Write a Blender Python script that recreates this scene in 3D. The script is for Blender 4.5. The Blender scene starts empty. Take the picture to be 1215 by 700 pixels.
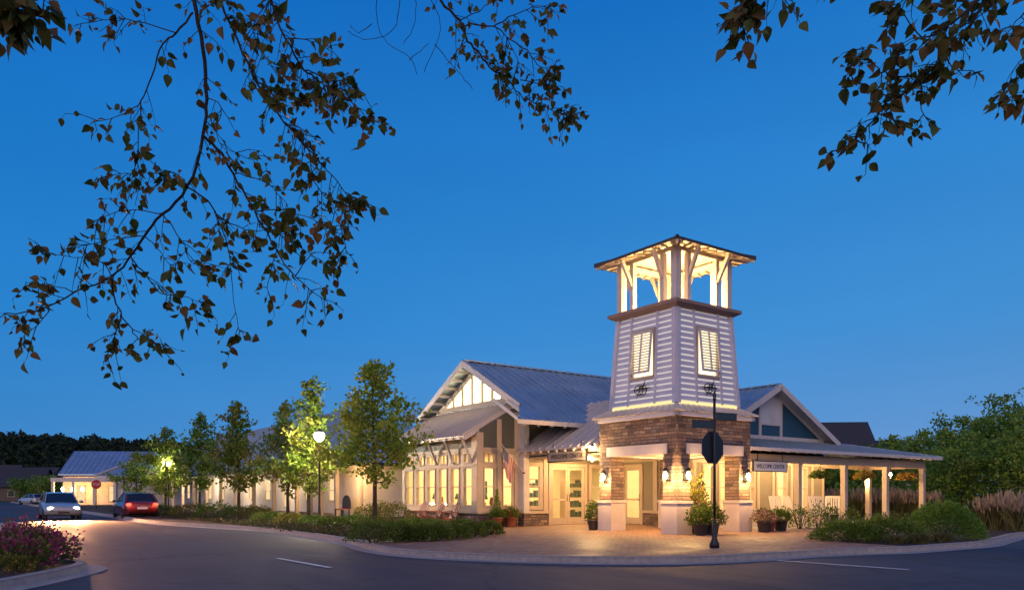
import bpy, math, random
import numpy as np
from mathutils import Matrix, Vector
R = math.radians
scene = bpy.context.scene
col = scene.collection
rng = random.Random(7)
T = Matrix.Translation
def RZ(d): return Matrix.Rotation(R(d), 4, 'Z')
def RX(d): return Matrix.Rotation(R(d), 4, 'X')
def RY(d): return Matrix.Rotation(R(d), 4, 'Y')

# ------------------------------------------------------------------ camera
EYE = 1.2; FPX = 915.0; HZ = 587.0
cam_d = bpy.data.cameras.new('camera'); cam = bpy.data.objects.new('camera', cam_d); col.objects.link(cam)
cam.location = (0, 0, EYE); cam.rotation_euler = (R(90), 0, 0)
cam_d.sensor_width = 36; cam_d.lens = FPX / 1215 * 36
cam_d.shift_y = (HZ - 350) / 1215; cam_d.clip_end = 3000; cam_d.clip_start = 0.05
scene.camera = cam
def at(px, py, Y):            # a point of the place seen at photo pixel (px,py), Y metres away
    return Vector(((px - 607) / FPX * Y, Y, EYE + (HZ - py) / FPX * Y))

# building frame: local x = v (along the right hand street), local y = u (along the left hand street)
OX, OY = 5.01, 23.4
F = T((OX, OY, 0)) @ RZ(35.5)

# ------------------------------------------------------------------ helpers
def tag(o, label=None, cat=None, group=None, kind=None):
    if label: o['label'] = label
    if cat: o['category'] = cat
    if group: o['group'] = group
    if kind: o['kind'] = kind
    return o
def empty(name, M, label, cat, group=None):
    o = bpy.data.objects.new(name, None); col.objects.link(o)
    o.empty_display_size = .2
    o.matrix_world = M
    return tag(o, label, cat, group)
def link(o, parent=None):
    col.objects.link(o)
    if parent is not None: o.parent = parent
    return o
def wm(o):                       # world matrix without depsgraph update
    m = o.matrix_basis.copy()
    while o.parent is not None:
        o = o.parent; m = o.matrix_basis @ m
    return m
def dup(o, parent=None, M=None, label=None):
    c = o.copy(); col.objects.link(c); c.parent = parent
    if M is not None: c.matrix_basis = M
    if label: c['label'] = label
    for ch in list(o.children): dup(ch, c)
    return c

class MB:
    def __init__(s, M=None):
        s.M = M or Matrix(); s.v = []; s.l = []; s.f = []; s.mi = []; s.sm = []
        s.cur = 0; s.smooth = False
    def add(s, pts, faces):
        n = len(s.v)
        for p in pts:
            p = Vector(p); s.l.append(p); s.v.append(s.M @ p)
        for f in faces:
            s.f.append([n + i for i in f]); s.mi.append(s.cur); s.sm.append(s.smooth)
        return s
    def box(s, x0, x1, y0, y1, z0, z1):
        return s.add([(x0,y0,z0),(x1,y0,z0),(x1,y1,z0),(x0,y1,z0),(x0,y0,z1),(x1,y0,z1),(x1,y1,z1),(x0,y1,z1)],
              [(0,3,2,1),(4,5,6,7),(0,1,5,4),(1,2,6,5),(2,3,7,6),(3,0,4,7)])
    def poly(s, pts): return s.add(pts, [list(range(len(pts)))])
    def prism(s, pts, ext):
        n = len(pts); e = Vector(ext)
        P = [Vector(p) for p in pts]; Q = [p + e for p in P]
        return s.add(P + Q, [list(range(n))[::-1], [n + i for i in range(n)]] + [(i, (i+1) % n, n + (i+1) % n, n + i) for i in range(n)])
    def bar(s, p0, p1, w, h, up=(0,0,1)):
        p0 = Vector(p0); p1 = Vector(p1); d = (p1 - p0).normalized(); u = Vector(up)
        x = d.cross(u)
        if x.length < 1e-4: x = d.cross(Vector((1,0,0)))
        x.normalize(); y = x.cross(d).normalized()
        c = []
        for p in (p0, p1):
            for a, b in ((-1,-1),(1,-1),(1,1),(-1,1)): c.append(p + x*(a*w/2) + y*(b*h/2))
        return s.add(c, [(0,1,2,3),(7,6,5,4),(0,4,5,1),(1,5,6,2),(2,6,7,3),(3,7,4,0)])
    def tube(s, pts, rad, n=8, cap=True):
        pts = [Vector(p) for p in pts]
        if not hasattr(rad, '__len__'): rad = [rad] * len(pts)
        V = []; up = Vector((0,0,1)); prev = None
        for i, p in enumerate(pts):
            d = (pts[min(i+1, len(pts)-1)] - pts[max(i-1, 0)]).normalized()
            if prev is None:
                x = d.cross(up)
                if x.length < 1e-3: x = d.cross(Vector((1,0,0)))
            else: x = prev - d * prev.dot(d)
            x.normalize(); prev = x; y = d.cross(x)
            for k in range(n):
                a = 2*math.pi*k/n; V.append(p + (x*math.cos(a) + y*math.sin(a)) * rad[i])
        Fc = []
        for i in range(len(pts)-1):
            for k in range(n): Fc.append((i*n+k, i*n+(k+1)%n, (i+1)*n+(k+1)%n, (i+1)*n+k))
        if cap: Fc += [list(range(n))[::-1], [(len(pts)-1)*n+k for k in range(n)]]
        o = s.smooth; s.smooth = True; s.add(V, Fc); s.smooth = o
        return s
    def lathe(s, prof, loc=(0,0,0), n=16, smooth=True):
        V = []; Fc = []; L = Vector(loc)
        for r, z in prof:
            for k in range(n):
                a = 2*math.pi*k/n; V.append(L + Vector((r*math.cos(a), r*math.sin(a), z)))
        for i in range(len(prof)-1):
            for k in range(n): Fc.append((i*n+k, i*n+(k+1)%n, (i+1)*n+(k+1)%n, (i+1)*n+k))
        Fc += [list(range(n))[::-1], [(len(prof)-1)*n+k for k in range(n)]]
        o = s.smooth; s.smooth = smooth; s.add(V, Fc); s.smooth = o
        return s
    def ball(s, c, r, seg=12, rings=8):
        c = Vector(c); r = Vector(r) if hasattr(r, '__len__') else Vector((r,r,r))
        V = []; Fc = []
        for i in range(rings+1):
            t = math.pi*i/rings
            for k in range(seg):
                a = 2*math.pi*k/seg
                V.append(c + Vector((r.x*math.sin(t)*math.cos(a), r.y*math.sin(t)*math.sin(a), -r.z*math.cos(t))))
        for i in range(rings):
            for k in range(seg): Fc.append((i*seg+k, i*seg+(k+1)%seg, (i+1)*seg+(k+1)%seg, (i+1)*seg+k))
        o = s.smooth; s.smooth = True; s.add(V, Fc); s.smooth = o
        return s
    def wall(s, x0, x1, z0, z1, y0, y1, holes=()):       # holes: (x0,x1,z0,z1)
        xs = sorted({x0, x1, *[h[0] for h in holes], *[h[1] for h in holes]})
        xs = [x for x in xs if x0 - 1e-6 <= x <= x1 + 1e-6]
        for i in range(len(xs)-1):
            a, b = xs[i], xs[i+1]; m = (a+b)/2; z = z0
            for h in sorted([h for h in holes if h[0] < m < h[1]], key=lambda h: h[2]):
                if h[2] > z + 1e-6: s.box(a, b, y0, y1, z, h[2])
                z = h[3]
            if z < z1 - 1e-6: s.box(a, b, y0, y1, z, z1)
        return s
    def build(s, name, mat, parent=None, label=None, cat=None, group=None, kind=None, origin=None):
        me = bpy.data.meshes.new(name)
        if parent is not None: inv = wm(parent).inverted(); basis = None
        else:
            if origin is None:
                a = np.array([tuple(p) for p in s.v]); origin = ((a[:,0].min()+a[:,0].max())/2, (a[:,1].min()+a[:,1].max())/2, a[:,2].min())
            basis = T(origin); inv = basis.inverted()
        me.from_pydata([tuple(inv @ p) for p in s.v], [], s.f)
        uv = me.uv_layers.new(name='UVMap'); buf = []
        for f in s.f:
            P = [s.l[i] for i in f]; n = Vector((0,0,0))
            for i in range(len(P)):
                a, b = P[i], P[(i+1) % len(P)]
                n += Vector(((a.y-b.y)*(a.z+b.z), (a.z-b.z)*(a.x+b.x), (a.x-b.x)*(a.y+b.y)))
            ax = max(range(3), key=lambda k: abs(n[k]))
            for p in P:
                buf += [(p.y, p.z), (p.x, p.z), (p.x, p.y)][ax]
        uv.data.foreach_set('uv', buf)
        for m in (mat if isinstance(mat, (list, tuple)) else [mat]): me.materials.append(m)
        me.polygons.foreach_set('material_index', s.mi); me.polygons.foreach_set('use_smooth', s.sm)
        me.update()
        o = bpy.data.objects.new(name, me)
        if basis is not None: o.matrix_basis = basis
        link(o, parent)
        return tag(o, label, cat, group, kind)

# ------------------------------------------------------------------ materials
class NT:
    def __init__(s, m): s.t = m.node_tree; s.n = s.t.nodes; s.l = s.t.links; s.b = s.n['Principled BSDF']
    def new(s, t, **k):
        n = s.n.new(t)
        for a, v in k.items():
            if isinstance(v, (int, float, tuple, list)) and a in [i.name for i in n.inputs]: n.inputs[a].default_value = v
            else: setattr(n, a, v)
        return n
def base(name, c=(.8,.8,.8), rough=.6, metal=0.0, spec=.5):
    m = bpy.data.materials.new(name); m.use_nodes = True; nt = NT(m); b = nt.b
    b.inputs['Base Color'].default_value = (*c, 1); b.inputs['Roughness'].default_value = rough
    b.inputs['Metallic'].default_value = metal; b.inputs['Specular IOR Level'].default_value = spec
    return m, nt
def ramp(nt, src, stops, interp='LINEAR'):
    r = nt.n.new('ShaderNodeValToRGB'); r.color_ramp.interpolation = interp
    e = r.color_ramp.elements
    while len(e) < len(stops): e.new(.5)
    for i, (p, c) in enumerate(stops): e[i].position = p; e[i].color = (*c, 1)
    nt.l.new(src, r.inputs[0]); return r.outputs[0]
def noise(nt, scale, detail=4, vec=None, dist=0.0, rough=.55):
    n = nt.n.new('ShaderNodeTexNoise'); n.inputs['Scale'].default_value = scale; n.inputs['Detail'].default_value = detail
    n.inputs['Distortion'].default_value = dist; n.inputs['Roughness'].default_value = rough
    if vec is not None: nt.l.new(vec, n.inputs['Vector'])
    return n
def coord(nt, which='Object'): return nt.n.new('ShaderNodeTexCoord').outputs[which]
def bump(nt, h, strength=.3, dist=.02):
    b = nt.n.new('ShaderNodeBump'); b.inputs['Strength'].default_value = strength; b.inputs['Distance'].default_value = dist
    nt.l.new(h, b.inputs['Height']); nt.l.new(b.outputs[0], nt.b.inputs['Normal'])
def mapping(nt, vec, sc=(1,1,1)):
    m = nt.n.new('ShaderNodeMapping'); m.inputs['Scale'].default_value = sc; nt.l.new(vec, m.inputs[0]); return m.outputs[0]

def paint(name, c, rough=.55, var=.12, sc=2.5):
    m, nt = base(name, c, rough)
    n = noise(nt, sc, 6, coord(nt))
    k = lambda f: tuple(x*f for x in c)
    nt.l.new(ramp(nt, n.outputs[0], [(.25, k(1-var)), (.7, k(1+var*.4))]), nt.b.inputs['Base Color'])
    n2 = noise(nt, 60, 3, coord(nt)); bump(nt, n2.outputs[0], .08, .01)
    return m
def siding(name, c, pitch=.14, vertical=False, depth=.5):
    m, nt = base(name, c, .6)
    uv = coord(nt, 'UV')
    sep = nt.n.new('ShaderNodeSeparateXYZ'); nt.l.new(uv, sep.inputs[0])
    d = nt.n.new('ShaderNodeMath'); d.operation = 'DIVIDE'; d.inputs[1].default_value = pitch
    nt.l.new(sep.outputs[0 if vertical else 1], d.inputs[0])
    fr = nt.n.new('ShaderNodeMath'); fr.operation = 'FRACT'; nt.l.new(d.outputs[0], fr.inputs[0])
    if vertical: h = ramp(nt, fr.outputs[0], [(0,(1,1,1)),(.12,(1,1,1)),(.16,(0,0,0)),(1,(0,0,0))])
    else: h = ramp(nt, fr.outputs[0], [(0,(1,1,1)),(.9,(.25,.25,.25)),(1,(0,0,0))])
    bump(nt, h, depth, .02)
    n = noise(nt, 1.7, 5, coord(nt)); k = lambda f: tuple(x*f for x in c)
    nt.l.new(ramp(nt, n.outputs[0], [(.3, k(.88)), (.7, k(1.06))]), nt.b.inputs['Base Color'])
    return m
def stone(name, cols, mortar, w=.32, h=.105):
    m, nt = base(name, cols[0], .85)
    uv = coord(nt, 'UV')
    nz = noise(nt, 4.0, 3, uv); mix = nt.n.new('ShaderNodeMixRGB'); mix.blend_type = 'LINEAR_LIGHT'; mix.inputs[0].default_value = .035
    nt.l.new(uv, mix.inputs[1]); nt.l.new(nz.outputs['Color'], mix.inputs[2])
    br = nt.n.new('ShaderNodeTexBrick'); nt.l.new(mix.outputs[0], br.inputs['Vector'])
    br.inputs['Scale'].default_value = 1; br.inputs['Brick Width'].default_value = w; br.inputs['Row Height'].default_value = h
    br.inputs['Mortar Size'].default_value = .011; br.inputs['Mortar Smooth'].default_value = .3; br.inputs['Bias'].default_value = 0
    br.offset = .43; br.squash = .75; br.squash_frequency = 3
    br.inputs['Color1'].default_value = (0,0,0,1); br.inputs['Color2'].default_value = (1,1,1,1); br.inputs['Mortar'].default_value = (.5,.5,.5,1)
    c = ramp(nt, br.outputs['Color'], [(i/(len(cols)-1), q) for i, q in enumerate(cols)])
    n2 = noise(nt, 18, 5, uv); m2 = nt.n.new('ShaderNodeMixRGB'); m2.blend_type = 'OVERLAY'; m2.inputs[0].default_value = .55
    nt.l.new(c, m2.inputs[1]); nt.l.new(n2.outputs[0], m2.inputs[2])
    m3 = nt.n.new('ShaderNodeMixRGB'); nt.l.new(br.outputs['Fac'], m3.inputs[0]); nt.l.new(m2.outputs[0], m3.inputs[1]); m3.inputs[2].default_value = (*mortar, 1)
    nt.l.new(m3.outputs[0], nt.b.inputs['Base Color'])
    inv = nt.n.new('ShaderNodeMath'); inv.operation = 'MULTIPLY_ADD'; inv.inputs[1].default_value = -1.0
    nt.l.new(br.outputs['Fac'], inv.inputs[0]); nt.l.new(n2.outputs[0], inv.inputs[2])
    bump(nt, inv.outputs[0], .9, .03)
    return m
def metalroof(name, c, rough=.38, metal=.55):
    m, nt = base(name, c, rough, metal)
    n = noise(nt, .9, 5, coord(nt)); k = lambda f: tuple(x*f for x in c)
    nt.l.new(ramp(nt, n.outputs[0], [(.3, k(.84)), (.7, k(1.08))]), nt.b.inputs['Base Color'])
    nt.l.new(ramp(nt, noise(nt, 5, 4, coord(nt)).outputs[0], [(.3, (rough-.08,)*3), (.7, (rough+.12,)*3)]), nt.b.inputs['Roughness'])
    bump(nt, noise(nt, 2.2, 2, coord(nt)).outputs[0], .12, .03)
    return m
def emit(name, c, s):
    m = bpy.data.materials.new(name); m.use_nodes = True; t = m.node_tree
    t.nodes.remove(t.nodes['Principled BSDF'])
    e = t.nodes.new('ShaderNodeEmission'); e.inputs[0].default_value = (*c, 1); e.inputs[1].default_value = s
    t.links.new(e.outputs[0], t.nodes['Material Output'].inputs[0]); return m
def glass(name, tint=(1,1,1), refl=.09):
    m = bpy.data.materials.new(name); m.use_nodes = True; t = m.node_tree
    t.nodes.remove(t.nodes['Principled BSDF'])
    a = t.nodes.new('ShaderNodeBsdfTransparent'); a.inputs[0].default_value = (*tint, 1)
    g = t.nodes.new('ShaderNodeBsdfGlossy'); g.inputs['Roughness'].default_value = .03
    lw = t.nodes.new('ShaderNodeLayerWeight'); lw.inputs[0].default_value = .5
    pw_ = t.nodes.new('ShaderNodeMath'); pw_.operation='POWER'; pw_.inputs[1].default_value=5; t.links.new(lw.outputs['Facing'], pw_.inputs[0])
    fr = t.nodes.new('ShaderNodeMath'); fr.operation='MULTIPLY_ADD'; fr.inputs[1].default_value=.6; fr.inputs[2].default_value=.03; t.links.new(pw_.outputs[0], fr.inputs[0])
    mx = t.nodes.new('ShaderNodeMixShader'); t.links.new(fr.outputs[0], mx.inputs[0]); t.links.new(a.outputs[0], mx.inputs[1]); t.links.new(g.outputs[0], mx.inputs[2])
    t.links.new(mx.outputs[0], t.nodes['Material Output'].inputs[0]); return m
def leafmat(name, cols, rough=.55, trans=.25):
    m, nt = base(name, cols[0], rough, 0, .3)
    at_ = nt.n.new('ShaderNodeAttribute'); at_.attribute_name = 'tone'
    c = ramp(nt, at_.outputs['Fac'], [(i/(len(cols)-1), q) for i, q in enumerate(cols)])
    nt.l.new(c, nt.b.inputs['Base Color'])
    tr = nt.n.new('ShaderNodeBsdfTranslucent'); nt.l.new(c, tr.inputs[0])
    mx = nt.n.new('ShaderNodeMixShader'); mx.inputs[0].default_value = trans
    nt.l.new(nt.b.outputs[0], mx.inputs[1]); nt.l.new(tr.outputs[0], mx.inputs[2])
    nt.l.new(mx.outputs[0], nt.n['Material Output'].inputs[0])
    return m
def asphalt():
    m, nt = base('asphalt', (.05,.05,.055), .8, 0, .32)
    oc = coord(nt)
    n1 = noise(nt, .22, 6, mapping(nt, oc, (1,1,1)), .6); n2 = noise(nt, 55, 3, oc)
    # tyre-worn streaks along the street
    rot = nt.n.new('ShaderNodeMapping'); rot.inputs['Rotation'].default_value = (0,0,R(-35.5)); nt.l.new(oc, rot.inputs[0])
    st = noise(nt, 1.0, 4, mapping(nt, rot.outputs[0], (.9,.05,1)))
    c1 = ramp(nt, n1.outputs[0], [(.3,(.044,.039,.048)),(.7,(.074,.066,.080))])
    c2 = ramp(nt, n2.outputs[0], [(.3,(.35,.35,.35)),(.7,(.65,.65,.65))])
    mx = nt.n.new('ShaderNodeMixRGB'); mx.blend_type='OVERLAY'; mx.inputs[0].default_value=.7; nt.l.new(c1,mx.inputs[1]); nt.l.new(c2,mx.inputs[2])
    m3 = nt.n.new('ShaderNodeMixRGB'); m3.blend_type='OVERLAY'; m3.inputs[0].default_value=.5; nt.l.new(mx.outputs[0],m3.inputs[1]); nt.l.new(st.outputs[0],m3.inputs[2])
    vo=nt.n.new('ShaderNodeTexVoronoi'); vo.feature='DISTANCE_TO_EDGE'; vo.inputs['Scale'].default_value=.22
    wob=noise(nt,1.3,5,oc); wm_=nt.n.new('ShaderNodeMixRGB'); wm_.blend_type='LINEAR_LIGHT'; wm_.inputs[0].default_value=.35; nt.l.new(oc,wm_.inputs[1]); nt.l.new(wob.outputs['Color'],wm_.inputs[2]); nt.l.new(wm_.outputs[0],vo.inputs['Vector'])
    ck=ramp(nt,vo.outputs['Distance'],[(0,(.45,.45,.45)),(.006,(.55,.55,.55)),(.012,(1,1,1))])
    m4=nt.n.new('ShaderNodeMixRGB'); m4.blend_type='MULTIPLY'; m4.inputs[0].default_value=.8; nt.l.new(m3.outputs[0],m4.inputs[1]); nt.l.new(ck,m4.inputs[2])
    sp_=noise(nt,.9,3,oc,1.5); m5=nt.n.new('ShaderNodeMixRGB'); m5.blend_type='MULTIPLY'; m5.inputs[0].default_value=.6; nt.l.new(m4.outputs[0],m5.inputs[1]); nt.l.new(ramp(nt,sp_.outputs[0],[(.62,(1,1,1)),(.72,(.55,.55,.55))]),m5.inputs[2])
    nt.l.new(m5.outputs[0], nt.b.inputs['Base Color'])
    nt.l.new(ramp(nt, st.outputs[0], [(.3,(.62,)*3),(.7,(.85,)*3)]), nt.b.inputs['Roughness'])
    bump(nt, n2.outputs[0], .35, .01)
    return m
def pavers():
    m, nt = base('brick_paving', (.3,.2,.15), .75)
    oc = coord(nt); rot = nt.n.new('ShaderNodeMapping'); rot.inputs['Rotation'].default_value=(0,0,R(-35.5)); nt.l.new(oc, rot.inputs[0])
    br = nt.n.new('ShaderNodeTexBrick'); nt.l.new(rot.outputs[0], br.inputs['Vector']); br.inputs['Scale'].default_value=1
    br.inputs['Brick Width'].default_value=.22; br.inputs['Row Height'].default_value=.11; br.inputs['Mortar Size'].default_value=.009
    br.inputs['Color1'].default_value=(0,0,0,1); br.inputs['Color2'].default_value=(1,1,1,1); br.inputs['Mortar'].default_value=(.5,.5,.5,1)
    c = ramp(nt, br.outputs['Color'], [(0,(.19,.09,.055)),(.4,(.32,.165,.095)),(.7,(.38,.22,.135)),(1,(.24,.115,.07))])
    n = noise(nt, .8, 5, oc); m2=nt.n.new('ShaderNodeMixRGB'); m2.blend_type='OVERLAY'; m2.inputs[0].default_value=.6; nt.l.new(c,m2.inputs[1]); nt.l.new(n.outputs[0],m2.inputs[2])
    m3=nt.n.new('ShaderNodeMixRGB'); nt.l.new(br.outputs['Fac'],m3.inputs[0]); nt.l.new(m2.outputs[0],m3.inputs[1]); m3.inputs[2].default_value=(.085,.06,.05,1)
    nt.l.new(m3.outputs[0], nt.b.inputs['Base Color'])
    nt.l.new(ramp(nt, n.outputs[0], [(.35,(.5,)*3),(.65,(.8,)*3)]), nt.b.inputs['Roughness'])
    iv=nt.n.new('ShaderNodeMath'); iv.operation='SUBTRACT'; iv.inputs[0].default_value=1; nt.l.new(br.outputs['Fac'],iv.inputs[1]); bump(nt, iv.outputs[0], .5, .01)
    return m
def soilmat(name, a, b, sc=6):
    m, nt = base(name, a, .95)
    n = noise(nt, sc, 8, coord(nt)); nt.l.new(ramp(nt, n.outputs[0], [(.35,a),(.68,b)]), nt.b.inputs['Base Color'])
    bump(nt, noise(nt, sc*6, 5, coord(nt)).outputs[0], .9, .04); return m

M = {}
M['white'] = paint('white_painted_wood', (.64,.58,.54), .5)
M['trim'] = paint('cream_painted_trim', (.52,.41,.31), .5)
M['lilac'] = paint('white_weathered_louver_paint', (.62,.60,.68), .55, .1)
M['pedestal'] = paint('smooth_cast_pedestal', (.56,.48,.45), .7)
M['lintel'] = paint('cast_stone_lintel', (.50,.46,.50), .7)
M['ledge'] = paint('brown_stained_timber', (.30,.20,.16), .6)
M['taupe'] = siding('taupe_lap_siding', (.235,.20,.145), .16)
M['creamside'] = siding('cream_lap_siding', (.76,.64,.50), .16)
M['darkside'] = siding('dark_green_grey_batten_siding', (.095,.10,.095), .3, True)
M['teal'] = siding('teal_batten_siding', (.020,.085,.14), .3, True, .4)
M['whiteside'] = siding('white_lap_siding', (.68,.66,.66), .14)
M['greyside'] = siding('grey_lap_siding', (.46,.44,.46), .16)
M['stone'] = stone('ledgestone', [(.12,.075,.065),(.22,.145,.115),(.075,.055,.058),(.34,.245,.185),(.16,.088,.07),(.20,.16,.155)], (.075,.058,.055), .34, .105)
M['roof'] = metalroof('standing_seam_roof', (.42,.52,.60), .38, .7)
M['awning'] = metalroof('galvanised_awning', (.62,.55,.50), .5, .12)
M['slate'] = paint('dark_shingle', (.07,.06,.06), .8, .4, 12)
M['darkmetal'] = paint('black_metal', (.018,.017,.018), .45, .3)
M['iron'] = paint('wrought_iron', (.03,.028,.03), .5)
M['glass'] = glass('window_glass')
M['plaster'] = paint('interior_plaster', (.80,.70,.48), .8)
M['woodfloor'] = paint('interior_floor', (.35,.24,.14), .6)
M['lampglow'] = emit('lamp_glow', (1,.78,.42), 30)
M['streetglow'] = emit('street_lamp_glow', (1,.93,.78), 30)
M['gableglow'] = emit('lit_gable_pane', (1,.78,.42), 5)
M['louverglow'] = emit('added_glow_liner', (1,.88,.88), .62)  # emits by itself, standing in for light inside the tower shaft
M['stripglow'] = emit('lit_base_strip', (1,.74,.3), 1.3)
M['shutglow'] = emit('lit_shutter_window', (1,.82,.50), 2.0)
M['farglow'] = emit('far_lit_window', (1,.72,.36), 1.0)
M['asphalt'] = asphalt(); M['pavers'] = pavers()
M['concrete'] = soilmat('kerb_concrete', (.33,.30,.29), (.46,.42,.40), 9)
M['soil'] = soilmat('mulch_soil', (.022,.016,.012), (.06,.042,.03), 7)
M['lawn'] = soilmat('dark_lawn', (.025,.04,.015), (.05,.065,.025), 1.2)
M['line'] = paint('road_paint', (.72,.70,.68), .7, .35, 6)
M['bark'] = soilmat('bark', (.06,.045,.035), (.13,.10,.08), 9)
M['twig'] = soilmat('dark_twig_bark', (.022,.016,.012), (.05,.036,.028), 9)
M['potdark'] = paint('dark_glazed_pot', (.05,.045,.05), .35)
M['potred'] = paint('terracotta_pot', (.28,.08,.05), .6)
M['leaf_street'] = leafmat('street_tree_leaf', [(.13,.22,.025),(.20,.31,.036),(.29,.37,.055),(.30,.28,.05)], .5, .45)
M['leaf_red'] = leafmat('turning_tree_leaf', [(.09,.14,.022),(.16,.18,.03),(.26,.14,.03),(.17,.22,.035)], .5, .42)
M['leaf_street2'] = leafmat('street_tree_leaf_deep', [(.11,.20,.025),(.17,.28,.034),(.25,.32,.05),(.32,.24,.05)], .5, .45)
M['leaf_bush'] = leafmat('bright_bush_leaf', [(.09,.19,.025),(.14,.26,.035),(.21,.34,.05)], .5, .3)
M['leaf_wood'] = leafmat('wood_leaf', [(.10,.20,.022),(.16,.29,.032),(.25,.37,.048),(.21,.25,.04)], .5, .35)
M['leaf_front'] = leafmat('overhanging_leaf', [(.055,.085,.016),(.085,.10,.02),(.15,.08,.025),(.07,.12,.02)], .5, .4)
M['leaf_hedge'] = leafmat('hedge_leaf', [(.05,.10,.015),(.09,.15,.02),(.14,.20,.03)])
M['leaf_juniper'] = leafmat('juniper_leaf', [(.07,.13,.022),(.12,.20,.03),(.19,.28,.04)])
M['leaf_gold'] = leafmat('golden_green_leaf', [(.10,.13,.02),(.18,.19,.03),(.25,.16,.03)])
M['flower_pink'] = leafmat('pink_flower', [(.32,.05,.12),(.45,.10,.20),(.22,.03,.07),(.06,.09,.02)])
M['flower_orange'] = leafmat('orange_flower', [(.45,.14,.03),(.40,.07,.03),(.10,.12,.02),(.09,.13,.02)])
M['flower_white'] = leafmat('white_pink_flower', [(.60,.35,.38),(.50,.22,.28),(.07,.10,.03)])
M['grassblade'] = leafmat('ornamental_grass', [(.08,.10,.03),(.14,.14,.05),(.20,.17,.08)])
M['plume'] = leafmat('grass_plume', [(.34,.25,.16),(.42,.31,.21),(.30,.22,.17)])
M['cover'] = leafmat('ground_cover_leaf', [(.03,.05,.012),(.06,.075,.02),(.10,.06,.03),(.05,.07,.02)])
M['forest'] = leafmat('hill_forest', [(.010,.024,.014),(.018,.036,.016),(.030,.048,.018)], .8, .1)
M['rock'] = soilmat('pale_rock', (.30,.28,.27), (.5,.47,.45), 5)
M['tyre'] = paint('tyre_rubber', (.02,.02,.02), .8)
M['rim'] = metalroof('alloy_rim', (.5,.5,.52), .3, .9)
M['carglass'] = base('car_glass', (.015,.018,.022), .05)[0]
M['headglow'] = emit('headlight_glow', (1,.92,.72), 14)
M['tailglow'] = emit('tail_light_glow', (1,.05,.02), 7)
M['signred'] = paint('stop_sign_red', (.45,.03,.03), .5)
M['signgreen'] = paint('street_blade_green', (.035,.06,.07), .5)
M['signwhite'] = paint('sign_board_white', (.66,.66,.72), .5, .05)
M['signtan'] = paint('sign_board_tan', (.45,.36,.27), .5, .05)
M['letterblue'] = paint('sign_letter_navy', (.05,.06,.16), .5)
M['letterbrown'] = paint('sign_letter_brown', (.06,.035,.02), .5)
M['darkroof'] = paint('dark_far_roof', (.035,.036,.045), .8)
M['darkwall'] = paint('dark_far_wall', (.12,.09,.075), .8)
M['picture'] = paint('framed_picture', (.12,.16,.12), .5, .9, 9)
M['chairred'] = paint('red_stained_wood', (.34,.09,.05), .55)

def carpaint(name, c):
    m, nt = base(name, c, .28, .3); nt.b.inputs['Coat Weight'].default_value = .7
    n = noise(nt, 3, 3, coord(nt)); k = lambda f: tuple(x*f for x in c)
    nt.l.new(ramp(nt, n.outputs[0], [(.3,k(.93)),(.7,k(1.05))]), nt.b.inputs['Base Color']); return m

# ------------------------------------------------------------------ lights
def point(name, loc, W, c=(1,.66,.3), r=.06, parent=None):
    d = bpy.data.lights.new(name, 'POINT'); d.energy = W; d.color = c; d.shadow_soft_size = r
    o = bpy.data.objects.new(name, d); link(o, parent)
    o.matrix_basis = (wm(parent).inverted() if parent else Matrix()) @ T(loc); return o
def area(name, M4, W, sx, sy, c=(1,.72,.38), parent=None):
    d = bpy.data.lights.new(name, 'AREA'); d.energy = W; d.color = c; d.shape = 'RECTANGLE'; d.size = sx; d.size_y = sy
    o = bpy.data.objects.new(name, d); link(o, parent)
    o.matrix_basis = (wm(parent).inverted() if parent else Matrix()) @ M4; return o

# ------------------------------------------------------------------ foliage
def leaf_obj(name, mat, C, size, parent=None, seed=1, aspect=.6, down=.35, up=0.0, fold=.18, axis=None, tone=None, **kw):
    r = np.random.default_rng(seed); C = np.asarray(C, float); N = len(C)
    d = r.normal(size=(N,3)) if axis is None else np.asarray(axis, float) + r.normal(size=(N,3))*.35
    d[:,2] += up - down; d /= np.linalg.norm(d, axis=1)[:,None]
    q = r.normal(size=(N,3)); s_ = np.cross(d, q); s_ /= np.linalg.norm(s_, axis=1)[:,None]; n = np.cross(s_, d)
    L = np.asarray(size) * r.uniform(.7, 1.25, N); L = L[:,None]; W = L*aspect/2
    v = np.stack([C, C + d*L*.45 + s_*W + n*L*fold*.5, C + d*L, C + d*L*.45 - s_*W + n*L*fold*.5], 1).reshape(-1,3)
    org = np.array([v[:,0].mean(), v[:,1].mean(), v[:,2].min()]) if parent is None else None
    if parent is not None:
        inv = np.array(wm(parent).inverted()); v = v @ inv[:3,:3].T + inv[:3,3]
    else: v = v - org
    me = bpy.data.meshes.new(name)
    me.vertices.add(4*N); me.vertices.foreach_set('co', v.ravel())
    me.loops.add(4*N); me.loops.foreach_set('vertex_index', np.arange(4*N))
    me.polygons.add(N); me.polygons.foreach_set('loop_start', np.arange(N)*4); me.polygons.foreach_set('loop_total', np.full(N,4))
    me.update(calc_edges=True)
    a = me.attributes.new('tone', 'FLOAT', 'FACE'); tn = r.uniform(0,1,N) if tone is None else np.clip(np.asarray(tone)+r.normal(size=N)*.12,0,1)
    a.data.foreach_set('value', tn)
    me.materials.append(mat)
    o = bpy.data.objects.new(name, me)
    if parent is None: o.location = org
    link(o, parent); return tag(o, **kw)

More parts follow.
